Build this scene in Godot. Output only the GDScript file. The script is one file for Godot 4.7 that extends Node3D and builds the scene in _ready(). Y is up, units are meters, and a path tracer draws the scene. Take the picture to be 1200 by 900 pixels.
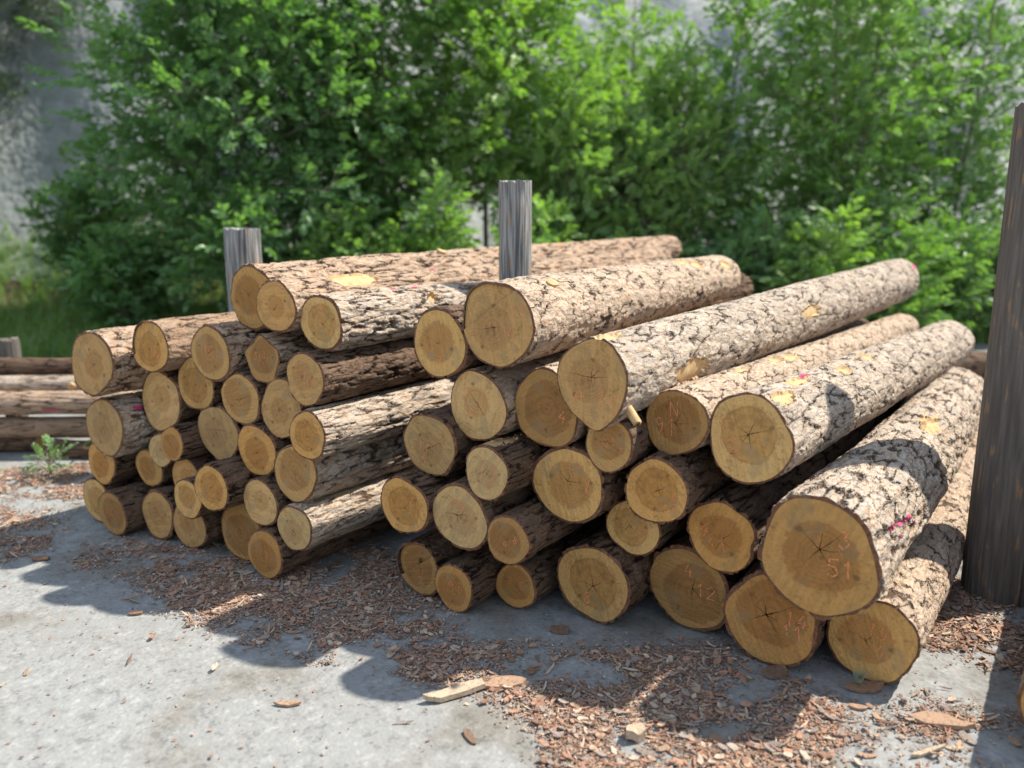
extends Node3D

const AX := Vector3(0.57181, 0.0, -0.82038)   # the way the logs run, away from their cut ends
const BX := Vector3(0.82038, 0.0, 0.57181)    # along the front of the pile
var rng := RandomNumberGenerator.new()
var M := {}
var wob := FastNoiseLite.new()
var taken := {}
var hA: PackedFloat32Array
var hB: PackedFloat32Array
const HN := 256
var lut := PackedByteArray()    # linear value x 1023 -> sRGB byte

func _ready() -> void:
	rng.seed = 4711
	# ---------------------------------------------------------------- camera, sky, sun, exposure
	var cam := Camera3D.new()
	cam.name = "camera"
	cam.near = 0.05
	cam.far = 400.0
	cam.fov = 50.69
	cam.position = Vector3(0, 1.6, 0)
	cam.rotation_degrees = Vector3(-11.194, 0, 0)
	var lens := CameraAttributesPhysical.new()
	lens.frustum_focal_length = 25.333
	lens.frustum_focus_distance = 3.25
	lens.exposure_aperture = 1.0
	lens.frustum_near = 0.05
	lens.frustum_far = 400.0
	cam.attributes = lens
	add_child(cam)
	cam.current = true
	var sky := ProceduralSkyMaterial.new()
	sky.sky_top_color = Color(0.64, 0.72, 0.83)
	sky.sky_horizon_color = Color(0.88, 0.90, 0.90)
	sky.ground_horizon_color = Color(0.55, 0.56, 0.52)
	sky.ground_bottom_color = Color(0.30, 0.30, 0.28)
	sky.sky_curve = 0.18
	sky.sky_energy_multiplier = 0.95
	var env := Environment.new()
	env.background_mode = Environment.BG_SKY
	env.sky = Sky.new()
	env.sky.sky_material = sky
	env.tonemap_mode = Environment.TONE_MAPPER_LINEAR
	env.tonemap_exposure = 1.82
	env.background_energy_multiplier = 1.0
	env.sdfgi_enabled = true
	env.ssao_enabled = true
	env.ssil_enabled = true
	var we := WorldEnvironment.new()
	we.name = "environment"
	we.environment = env
	add_child(we)
	var sun := DirectionalLight3D.new()
	sun.name = "sun"
	sun.light_color = Color(1.0, 0.975, 0.93)
	sun.light_energy = 1.45
	sun.light_angular_distance = 1.0
	sun.shadow_enabled = true
	add_child(sun)
	var to_sun := (BX * 0.45 + AX * 0.60 + Vector3.UP * 1.0).normalized()
	sun.look_at_from_position(to_sun * 30.0, Vector3.ZERO)
	wob.seed = 9
	wob.frequency = 1.0
	wob.fractal_octaves = 2
	lut.resize(1024)
	for i in 1024: lut[i] = int(roundf(Color(i / 1023.0, 0, 0).linear_to_srgb().r * 255.0))
	make_materials()
	make_ground()
	make_slope()
	make_trees()
	make_posts()
	make_logs()
	make_side_stacks()
	make_litter()

# ==================================================================== helpers
func named(n: String) -> String:
	var k: int = taken.get(n, -1) + 1
	taken[n] = k
	return n if k == 0 else "%s_%03d" % [n, k]

func thing(n: String, label: String, cat: String, group := "") -> Node3D:
	var o := Node3D.new()
	o.name = named(n)
	tag(o, label, cat, group)
	add_child(o)
	return o

func tag(o: Node, label: String, cat: String, group := "", kind := "") -> void:
	if label: o.set_meta("label", label)
	if cat: o.set_meta("category", cat)
	if group: o.set_meta("group", group)
	if kind: o.set_meta("kind", kind)

func part(n: String, mesh: Mesh, mat: Material, parent: Node) -> MeshInstance3D:
	var o := MeshInstance3D.new()
	o.name = named(n) if parent == self else n
	o.mesh = mesh
	o.material_override = mat
	parent.add_child(o, true)
	return o

func mesh_of(v: PackedVector3Array, nr: PackedVector3Array, uv: PackedVector2Array, ix: PackedInt32Array, col := PackedColorArray()) -> ArrayMesh:
	var a := []
	a.resize(Mesh.ARRAY_MAX)
	a[Mesh.ARRAY_VERTEX] = v
	a[Mesh.ARRAY_NORMAL] = nr
	a[Mesh.ARRAY_TEX_UV] = uv
	if col.size(): a[Mesh.ARRAY_COLOR] = col
	a[Mesh.ARRAY_INDEX] = ix
	var m := ArrayMesh.new()
	m.add_surface_from_arrays(Mesh.PRIMITIVE_TRIANGLES, a)
	return m

func flat_mesh(tris: PackedVector3Array, uvs := PackedVector2Array()) -> ArrayMesh:
	var nr := PackedVector3Array(); nr.resize(tris.size())
	var uv := uvs
	if uv.size() == 0: uv.resize(tris.size())
	var ix := PackedInt32Array(); ix.resize(tris.size())
	for i in range(0, tris.size(), 3):
		var n := (tris[i + 2] - tris[i]).cross(tris[i + 1] - tris[i]).normalized()
		for k in 3:
			nr[i + k] = n
			ix[i + k] = i + k
			if uvs.size() == 0: uv[i + k] = Vector2(tris[i + k].x + tris[i + k].y, tris[i + k].z)
	return mesh_of(tris, nr, uv, ix)

func lin(r: float, g: float, b: float) -> Color:
	return Color(r, g, b).linear_to_srgb()

func nimg(w: int, h: int, seed_: int, freq: float, type: int, oct := 4, ret := -1, warp := 0.0) -> PackedByteArray:
	var n := FastNoiseLite.new()
	n.seed = seed_
	n.frequency = freq
	n.noise_type = type as FastNoiseLite.NoiseType
	n.fractal_type = FastNoiseLite.FRACTAL_FBM if oct > 1 else FastNoiseLite.FRACTAL_NONE
	n.fractal_octaves = oct
	if ret >= 0:
		n.cellular_return_type = ret as FastNoiseLite.CellularReturnType
		n.cellular_jitter = 0.95
	if warp > 0.0:
		n.domain_warp_enabled = true
		n.domain_warp_amplitude = warp
		n.domain_warp_frequency = freq * 1.2
		n.domain_warp_fractal_octaves = 4
	var im := n.get_seamless_image(w, h, false, false, 0.12, true)
	im.convert(Image.FORMAT_L8)
	return im.get_data()

func stretch(d: PackedByteArray, w: int, h: int, w2: int, h2: int) -> PackedByteArray:
	var im := Image.create_from_data(w, h, false, Image.FORMAT_L8, d)
	im.resize(w2, h2, Image.INTERPOLATE_CUBIC)
	return im.get_data()

func tex(d: PackedByteArray, w: int, h: int) -> ImageTexture:
	return ImageTexture.create_from_image(Image.create_from_data(w, h, false, Image.FORMAT_RGB8, d))

func ntex(hd: PackedByteArray, w: int, h: int, strength: float) -> ImageTexture:
	var im := Image.create_from_data(w, h, false, Image.FORMAT_L8, hd)
	im.convert(Image.FORMAT_RGBA8)
	im.bump_map_to_normal_map(strength)
	return ImageTexture.create_from_image(im)

func ss(a: float, b: float, x: float) -> float:
	var t := clampf((x - a) / (b - a), 0.0, 1.0)
	return t * t * (3.0 - 2.0 * t)

func mat(albedo: Texture2D, normal: Texture2D, nscale: float, rough := 0.9, tint := Color.WHITE) -> StandardMaterial3D:
	var m := StandardMaterial3D.new()
	m.albedo_texture = albedo
	m.albedo_color = tint
	if normal:
		m.normal_enabled = true
		m.normal_texture = normal
		m.normal_scale = nscale
	m.roughness = rough
	m.metallic_specular = 0.3
	return m

func plain(c: Color, rough := 0.9) -> StandardMaterial3D:
	var m := StandardMaterial3D.new()
	m.albedo_color = c
	m.roughness = rough
	m.metallic_specular = 0.3
	return m

# ==================================================================== materials
func bark_maps(variant: int) -> Array:
	# flakes in layers like contour steps, split by furrows that open in some places and close in others
	var W := 768
	var H := 768
	var sh := 270 if variant == 0 else 380
	var fr := 0.028 if variant == 0 else 0.026
	var crack := stretch(nimg(W, sh, 11 + variant, fr, FastNoiseLite.TYPE_CELLULAR, 1, FastNoiseLite.RETURN_DISTANCE2_SUB, 34.0), W, sh, W, H)
	var crk2 := stretch(nimg(W, 330, 21 + variant, 0.058, FastNoiseLite.TYPE_CELLULAR, 1, FastNoiseLite.RETURN_DISTANCE2_SUB, 16.0), W, 330, W, H)
	var hs := 360 if variant == 0 else 480
	var lay := stretch(nimg(W, hs, 31 + variant, 0.020 if variant == 0 else 0.026, FastNoiseLite.TYPE_SIMPLEX_SMOOTH, 4, -1, 22.0), W, hs, W, H)
	var hue := stretch(nimg(W, hs, 41 + variant, 0.014, FastNoiseLite.TYPE_SIMPLEX_SMOOTH, 3, -1, 12.0), W, hs, W, H)
	var fine := stretch(nimg(W, 500, 51 + variant, 0.07, FastNoiseLite.TYPE_SIMPLEX_SMOOTH, 5), W, 500, W, H)
	var big := nimg(W, H, 71 + variant, 0.010, FastNoiseLite.TYPE_SIMPLEX_SMOOTH, 3)
	var out := PackedByteArray(); out.resize(W * H * 3)
	var hd := PackedByteArray(); hd.resize(W * H)
	var c_deep := Vector3(0.080, 0.050, 0.034)
	var c_hair := Vector3(0.19, 0.125, 0.08)
	var c_grey := Vector3(0.31, 0.268, 0.222)
	var c_pale := Vector3(0.52, 0.435, 0.345)
	var c_oran := Vector3(0.47, 0.335, 0.225)
	var c_red := Vector3(0.31, 0.165, 0.095)
	var cw := 0.15 if variant == 0 else 0.10
	var nl := 6.5 if variant == 0 else 8.0
	for i in W * H:
		var e := crack[i] / 255.0
		var l := lay[i] / 255.0
		var u := hue[i] / 255.0
		var n := fine[i] / 255.0
		var b := big[i] / 255.0
		var open := ss(0.26, 0.62, b * 0.65 + u * 0.35) if variant == 0 else ss(0.33, 0.64, b * 0.6 + u * 0.4)
		var hair := (1.0 - ss(0.0, 0.11, crk2[i] / 255.0 + (n - 0.5) * 0.10)) * ss(0.35, 0.65, n * 0.4 + (1.0 - u) * 0.6)
		var plate := 1.0 - (1.0 - ss(0.0, cw * (0.15 + open), e + (n - 0.5) * 0.07)) * clampf(open * 1.25, 0.0, 1.0)
		var q := l * nl + (n - 0.5) * 0.55
		var k := floorf(q)
		var f := q - k
		var lip := ss(0.0, 0.16, f)                       # ragged lower edge of each flake
		var top := (k + lip) / nl
		var h := clampf(plate * (0.30 + 0.62 * top) + (n - 0.5) * 0.12, 0.0, 1.0)
		var pick := fposmod(k * 0.381 + u * 0.9, 1.0)
		var col := c_pale.lerp(c_grey, ss(0.35, 0.75, n * 0.55 + b * 0.45 + (0.08 if variant == 0 else 0.02)))
		col = col.lerp(c_oran, ss(0.45, 0.80, pick) * (0.70 if variant == 0 else 0.78))
		col = col.lerp(c_red, ss(0.80, 0.98, pick) * 0.40 + (1.0 - lip) * 0.62)
		col = col * (0.80 + 0.40 * n)
		col = c_deep.lerp(col.lerp(c_hair, hair * 0.8), plate)
		h *= 1.0 - 0.35 * hair
		out[i * 3] = lut[mini(int(col.x * 1023.0), 1023)]
		out[i * 3 + 1] = lut[mini(int(col.y * 1023.0), 1023)]
		out[i * 3 + 2] = lut[mini(int(col.z * 1023.0), 1023)]
		hd[i] = int(h * 255.0)
	var small := stretch(hd, W, H, HN, HN)
	var hf := PackedFloat32Array(); hf.resize(HN * HN)
	for i in HN * HN: hf[i] = small[i] / 255.0
	return [tex(out, W, H), ntex(hd, W, H, 12.0), hf]

func face_map(variant: int) -> Array:
	var N := 320
	var w1 := nimg(N, N, 200 + variant, 0.010, FastNoiseLite.TYPE_SIMPLEX_SMOOTH, 3)
	var w2 := nimg(N, N, 220 + variant, 0.05, FastNoiseLite.TYPE_SIMPLEX_SMOOTH, 4)
	var saw := stretch(nimg(N, 24, 240 + variant, 0.05, FastNoiseLite.TYPE_SIMPLEX_SMOOTH, 3), N, 24, N, N)
	var st := nimg(N, N, 260 + variant, 0.007, FastNoiseLite.TYPE_SIMPLEX_SMOOTH, 4)
	var r1 := FastNoiseLite.new(); r1.seed = 300 + variant; r1.frequency = 1.0
	var ray := PackedFloat32Array(); ray.resize(720)
	for k in 720: ray[k] = r1.get_noise_2d(cos(k * TAU / 720.0) * 9.0, sin(k * TAU / 720.0) * 9.0) * 0.6 + r1.get_noise_2d(cos(k * TAU / 720.0) * 40.0, sin(k * TAU / 720.0) * 40.0)
	var out := PackedByteArray(); out.resize(N * N * 3)
	var hd := PackedByteArray(); hd.resize(N * N)
	var sap := [Vector3(0.59, 0.345, 0.120), Vector3(0.57, 0.35, 0.145), Vector3(0.63, 0.385, 0.145), Vector3(0.49, 0.285, 0.105), Vector3(0.53, 0.345, 0.15)][variant] as Vector3
	var hrt := [Vector3(0.44, 0.228, 0.075), Vector3(0.51, 0.29, 0.112), Vector3(0.48, 0.265, 0.088), Vector3(0.37, 0.195, 0.070), Vector3(0.45, 0.28, 0.125)][variant] as Vector3
	var hr := [0.56, 0.42, 0.62, 0.66, 0.5][variant] as float
	var ox := [0.06, -0.05, 0.0, 0.08, -0.09][variant] as float
	var oy := [-0.04, 0.07, 0.03, 0.05, -0.02][variant] as float
	for j in N:
		for i in N:
			var k := j * N + i
			var x := (i + 0.5) / N * 2.0 - 1.0 - ox
			var y := (j + 0.5) / N * 2.0 - 1.0 - oy
			var a := w1[k] / 255.0
			var b := w2[k] / 255.0
			var s := saw[k] / 255.0
			var g := st[k] / 255.0
			var r := sqrt(x * x + y * y) * (1.0 + (a - 0.5) * 0.22)
			var ry: float = ray[int(fposmod(atan2(y, x), TAU) / TAU * 719.0)]
			var ring := sin(r * (70.0 + 25.0 * sin(r * 5.0 + variant))) * 0.5 + 0.5
			ring = ring * ring
			var heart := 1.0 - ss(hr - 0.03, hr + 0.03, r + (b - 0.5) * 0.05)
			var col := sap.lerp(hrt, heart)
			col = col * (1.0 - 0.15 * ring * (0.4 + a)) * (1.0 + 0.10 * ry) * (0.88 + 0.24 * b) * (0.89 + 0.22 * s)
			var stain := ss(0.62, 0.85, g) * 0.45
			col = col.lerp(Vector3(0.31, 0.235, 0.13), stain)
			var dirt := ss(0.62, 0.86, b * 0.6 + (1.0 - g) * 0.5) * 0.5
			col = col.lerp(Vector3(0.20, 0.12, 0.05), dirt)
			col = col.lerp(Vector3(0.22, 0.11, 0.045), (1.0 - ss(0.02, 0.05, r)) * 0.5)
			for kn in 2:                                  # small dark knots and resin spots
				var kx := x - cos(variant * 1.9 + kn * 2.6) * 0.55
				var ky := y - sin(variant * 1.9 + kn * 2.6) * 0.48
				col = col.lerp(Vector3(0.20, 0.105, 0.045), (1.0 - ss(0.035, 0.075, sqrt(kx * kx + ky * ky * 1.6) + (b - 0.5) * 0.05)) * 0.7)
			out[k * 3] = lut[clampi(int(col.x * 1023.0), 0, 1023)]
			out[k * 3 + 1] = lut[clampi(int(col.y * 1023.0), 0, 1023)]
			out[k * 3 + 2] = lut[clampi(int(col.z * 1023.0), 0, 1023)]
			hd[k] = int(clampf(0.5 + (s - 0.5) * 0.55 + (b - 0.5) * 0.4 + ry * 0.12 - ring * 0.06, 0, 1) * 255.0)
	return [tex(out, N, N), ntex(hd, N, N, 4.0)]

func speckle(N: int, seed_: int, cols: Array, f1: float, f2: float, con: float) -> Array:
	# granular matter of several colours: cols = [dark, mid, light] base colours
	var a := nimg(N, N, seed_, f1, FastNoiseLite.TYPE_CELLULAR, 1, FastNoiseLite.RETURN_CELL_VALUE, 3.0)
	var b := nimg(N, N, seed_ + 1, f2, FastNoiseLite.TYPE_SIMPLEX_SMOOTH, 5)
	var c := nimg(N, N, seed_ + 2, f1, FastNoiseLite.TYPE_CELLULAR, 1, FastNoiseLite.RETURN_DISTANCE, 3.0)
	var out := PackedByteArray(); out.resize(N * N * 3)
	var hd := PackedByteArray(); hd.resize(N * N)
	var c0: Vector3 = cols[0]
	var c1: Vector3 = cols[1]
	var c2: Vector3 = cols[2]
	for i in N * N:
		var t := a[i] / 255.0 * con + b[i] / 255.0 * (1.0 - con)
		var col := c0.lerp(c1, ss(0.1, 0.5, t)).lerp(c2, ss(0.55, 0.95, t))
		out[i * 3] = lut[int(col.x * 1023.0)]
		out[i * 3 + 1] = lut[int(col.y * 1023.0)]
		out[i * 3 + 2] = lut[int(col.z * 1023.0)]
		hd[i] = clampi(int((1.0 - c[i] / 255.0) * 130.0 + b[i] * 0.45), 0, 255)
	return [tex(out, N, N), ntex(hd, N, N, 4.0)]

func tri(m: StandardMaterial3D, scale: float) -> StandardMaterial3D:
	m.uv1_triplanar = true
	m.uv1_world_triplanar = true
	m.uv1_scale = Vector3.ONE * scale
	return m

func make_materials() -> void:
	var a := bark_maps(0)
	var b := bark_maps(1)
	hA = a[2]
	hB = b[2]
	M.bark = []
	for t in [Color(1, 1, 1), Color(0.62, 0.56, 0.52), Color(0.97, 0.92, 0.88)]:  # second tint: brown bark, with shade between piled logs put into its colour
		M.bark.append(mat(a[0], a[1], 1.3, 0.92, t))
	for t in [Color(0.99, 0.97, 0.95), Color(0.96, 0.97, 0.98), Color(0.84, 0.78, 0.73)]:
		M.bark.append(mat(b[0], b[1], 1.1, 0.9, t))
	M.face = []
	for k in 5:
		var f := face_map(k)
		for tn in [Color(1, 1, 1), Color(0.90, 0.88, 0.86), Color(0.97, 0.92, 0.86)]: M.face.append(mat(f[0], f[1], 1.1, 0.85, tn))
	var rim := speckle(256, 400, [Vector3(0.07, 0.035, 0.022), Vector3(0.16, 0.075, 0.042), Vector3(0.26, 0.15, 0.085)], 0.09, 0.03, 0.5)
	M.rim = tri(mat(rim[0], rim[1], 1.0), 5.0)
	var scar := speckle(256, 420, [Vector3(0.34, 0.19, 0.09), Vector3(0.51, 0.34, 0.17), Vector3(0.62, 0.47, 0.28)], 0.03, 0.02, 0.25)
	M.scar = tri(mat(scar[0], scar[1], 0.5), 4.0)
	var bare := speckle(256, 430, [Vector3(0.30, 0.22, 0.12), Vector3(0.48, 0.37, 0.22), Vector3(0.60, 0.49, 0.32)], 0.03, 0.02, 0.25)
	M.bare = tri(mat(bare[0], bare[1], 0.5), 4.0)
	M.crack = plain(lin(0.20, 0.115, 0.045))
	M.chalk = plain(lin(0.70, 0.25, 0.115), 0.95)
	M.pink = plain(lin(0.48, 0.065, 0.16), 0.7)
	var asp := speckle(640, 440, [Vector3(0.190, 0.188, 0.180), Vector3(0.268, 0.267, 0.256), Vector3(0.350, 0.349, 0.336)], 0.14, 0.02, 0.42)
	M.asphalt = tri(mat(asp[0], asp[1], 0.45, 0.9), 0.8)
	var dust := speckle(256, 480, [Vector3(0.74, 0.69, 0.62), Vector3(0.97, 0.965, 0.955), Vector3(1.0, 1.0, 1.0)], 0.02, 0.016, 0.0)
	M.asphalt.detail_enabled = true                       # brownish dust and old stains on the paving
	M.asphalt.detail_albedo = dust[0]
	M.asphalt.detail_blend_mode = BaseMaterial3D.BLEND_MODE_MUL
	M.asphalt.detail_uv_layer = BaseMaterial3D.DETAIL_UV_2
	M.asphalt.uv2_triplanar = true
	M.asphalt.uv2_world_triplanar = true
	M.asphalt.uv2_scale = Vector3.ONE * 0.37
	var scree := speckle(512, 450, [Vector3(0.15, 0.158, 0.150), Vector3(0.285, 0.295, 0.282), Vector3(0.40, 0.41, 0.395)], 0.06, 0.018, 0.25)
	M.scree = tri(mat(scree[0], scree[1], 1.6, 0.95), 0.30)
	var soil := speckle(512, 460, [Vector3(0.045, 0.035, 0.02), Vector3(0.10, 0.085, 0.045), Vector3(0.14, 0.15, 0.07)], 0.05, 0.015, 0.4)
	M.soil = tri(mat(soil[0], soil[1], 1.0, 0.95), 0.6)
	# weathered timber: grain runs along v
	var N := 320
	var g1 := stretch(nimg(N, 40, 500, 0.06, FastNoiseLite.TYPE_SIMPLEX_SMOOTH, 4), N, 40, N, N)
	var g2 := nimg(N, N, 501, 0.02, FastNoiseLite.TYPE_SIMPLEX_SMOOTH, 4)
	for kind in 2:
		var out := PackedByteArray(); out.resize(N * N * 3)
		var hd := PackedByteArray(); hd.resize(N * N)
		for i in N * N:
			var s := g1[i] / 255.0
			var q := g2[i] / 255.0
			var col := Vector3(0.10, 0.10, 0.098).lerp(Vector3(0.36, 0.35, 0.33), ss(0.2, 0.75, s)) if kind == 0 else Vector3(0.100, 0.087, 0.076).lerp(Vector3(0.160, 0.140, 0.122), ss(0.1, 0.9, s))
			var warm := ss(0.68, 0.82, q * 0.7 + s * 0.35)
			col = col.lerp(Vector3(0.46, 0.25, 0.09), warm * (0.8 if kind == 0 else 0.35))
			var c := Color(col.x, col.y, col.z).linear_to_srgb()
			out[i * 3] = int(c.r * 255.0)
			out[i * 3 + 1] = int(c.g * 255.0)
			out[i * 3 + 2] = int(c.b * 255.0)
			hd[i] = int(clampf(s * 0.8 + q * 0.2, 0, 1) * 255.0)
		M["timber%d" % kind] = mat(tex(out, N, N), ntex(hd, N, N, 5.0), 1.0, 0.9)
	M.twig = plain(lin(0.20, 0.175, 0.135))
	var leaf := StandardMaterial3D.new()
	leaf.vertex_color_use_as_albedo = true
	leaf.roughness = 0.42
	leaf.metallic_specular = 0.5
	leaf.backlight_enabled = true
	leaf.backlight = Color(0.85, 0.95, 0.45)
	leaf.cull_mode = BaseMaterial3D.CULL_DISABLED
	M.leaf = leaf
	var chip := speckle(256, 470, [Vector3(0.50, 0.50, 0.50), Vector3(0.85, 0.85, 0.85), Vector3(1.0, 1.0, 1.0)], 0.05, 0.03, 0.4)
	var cm := tri(mat(chip[0], chip[1], 0.8, 0.95), 8.0)
	cm.vertex_color_use_as_albedo = true
	M.chip = cm
	M.chips = []
	for c in [lin(0.31, 0.18, 0.115), lin(0.42, 0.27, 0.18), lin(0.22, 0.14, 0.095), lin(0.52, 0.40, 0.28), lin(0.29, 0.24, 0.20)]:
		M.chips.append(tri(mat(chip[0], chip[1], 0.8, 0.95, c), 8.0))
	print("materials ", Time.get_ticks_msec())

# ==================================================================== setting
func make_ground() -> void:
	var p := PlaneMesh.new()
	p.size = Vector2(160, 160)
	var o := part("ground", p, M.asphalt, self)
	o.position = Vector3(0, 0, 0)
	o.set_meta("kind", "structure")

func slope_h(x: float, z: float) -> float:
	# foot of the bank runs across behind the yard, then a steep bare slope
	var foot := -8.6 - 1.2 * sin(x * 0.21 + 0.6) - 0.25 * maxf(0.0, x - 2.0)
	var d := foot - z
	if d < 0.0: return -0.05 + d * 0.3
	var n := wob.get_noise_3d(x * 0.16, z * 0.16, 3.0)
	var n2 := wob.get_noise_3d(x * 0.7, z * 0.45, 8.0)
	var h := 0.14 * d + ss(2.6, 8.0, d) * (d - 2.6) * 0.78
	return h + n * minf(d * 0.16, 1.4) + n2 * minf(d * 0.08, 0.45) + wob.get_noise_3d(x * 2.2, z * 1.1, 5.0) * minf(d * 0.03, 0.18) - absf(wob.get_noise_3d(x * 0.9, z * 0.12, 15.0)) * minf(d * 0.12, 0.9)

func make_slope() -> void:
	var nx := 170
	var nz := 120
	for pass_ in 2:
		var v := PackedVector3Array(); var nr := PackedVector3Array(); var uv := PackedVector2Array(); var ix := PackedInt32Array()
		var z0 := -7.2 if pass_ == 0 else -12.4
		var z1 := -12.45 if pass_ == 0 else -62.0
		var nn := 60 if pass_ == 0 else nz
		for j in nn + 1:
			var t := float(j) / nn
			var z := lerpf(z0, z1, t if pass_ == 0 else t * (0.45 + 0.55 * t))
			for i in nx + 1:
				var x := lerpf(-55.0, 55.0, float(i) / nx)
				var h := slope_h(x, z)
				v.append(Vector3(x, h, z))
				nr.append(Vector3(h - slope_h(x + 0.2, z), 0.2, h - slope_h(x, z + 0.2)).normalized())
				uv.append(Vector2(x, z))
		for j in nn:
			for i in nx:
				var q := j * (nx + 1) + i
				ix.append_array([q, q + nx + 1, q + 1, q + 1, q + nx + 1, q + nx + 2])
		var o := part("bank" if pass_ == 0 else "hillside", mesh_of(v, nr, uv, ix), M.soil if pass_ == 0 else M.scree, self)
		o.set_meta("kind", "structure")

# ==================================================================== plants
func tube(v: PackedVector3Array, nr: PackedVector3Array, uv: PackedVector2Array, ix: PackedInt32Array, pts: PackedVector3Array, r0: float, r1: float, sides: int) -> void:
	var base := v.size()
	for i in pts.size():
		var d := (pts[mini(i + 1, pts.size() - 1)] - pts[maxi(i - 1, 0)]).normalized()
		var s := d.cross(Vector3(0.31, 0.2, 0.93)).normalized()
		var u := s.cross(d)
		var r := lerpf(r0, r1, float(i) / (pts.size() - 1))
		for k in sides:
			var n := s * cos(TAU * k / sides) + u * sin(TAU * k / sides)
			v.append(pts[i] + n * r)
			nr.append(n)
			uv.append(Vector2(float(k) / sides, i))
	for i in pts.size() - 1:
		for k in sides:
			var a := base + i * sides + k
			var b := base + i * sides + (k + 1) % sides
			ix.append_array([a, b, a + sides, b, b + sides, a + sides])

func sprig_mesh(n: int, ln: float, lw: float, span: float, seed_: int) -> ArrayMesh:
	# a twig along +z with n leaves, each a small folded blade
	var r := RandomNumberGenerator.new()
	r.seed = seed_
	var t := PackedVector3Array()
	for i in n:
		var f := (i + 0.5) / n
		var at := Vector3(0, -0.10 * span * f * f, span * f)
		var ang := (2.4 * i) + r.randf_range(-0.5, 0.5)
		var out := Vector3(cos(ang), 0.25 * sin(ang), 0.55 + r.randf() * 0.5).normalized()
		if i == n - 1: out = Vector3(r.randf_range(-0.2, 0.2), -0.2, 1).normalized()
		var up := (Vector3.UP + Vector3(r.randf_range(-0.6, 0.6), 0, r.randf_range(-0.6, 0.6))).normalized()
		var side := out.cross(up).normalized()
		var nn := side.cross(out)
		var l := ln * r.randf_range(0.7, 1.15)
		var w := lw * r.randf_range(0.8, 1.15)
		var a := at + out * l * 0.12
		var tip := at + out * l * 1.12 - nn * l * 0.16
		var m := at + out * l * 0.55 - nn * w * 0.10
		var p := at + out * l * 0.48 + side * w * 0.5 + nn * w * 0.12
		var q := at + out * l * 0.48 - side * w * 0.5 + nn * w * 0.12
		t.append_array([a, m, p, p, m, tip, a, q, m, m, q, tip])
	t.append_array([Vector3(-0.002, 0, 0), Vector3(0, -0.1 * span, span), Vector3(0.002, 0, 0)])
	return flat_mesh(t)

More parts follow.
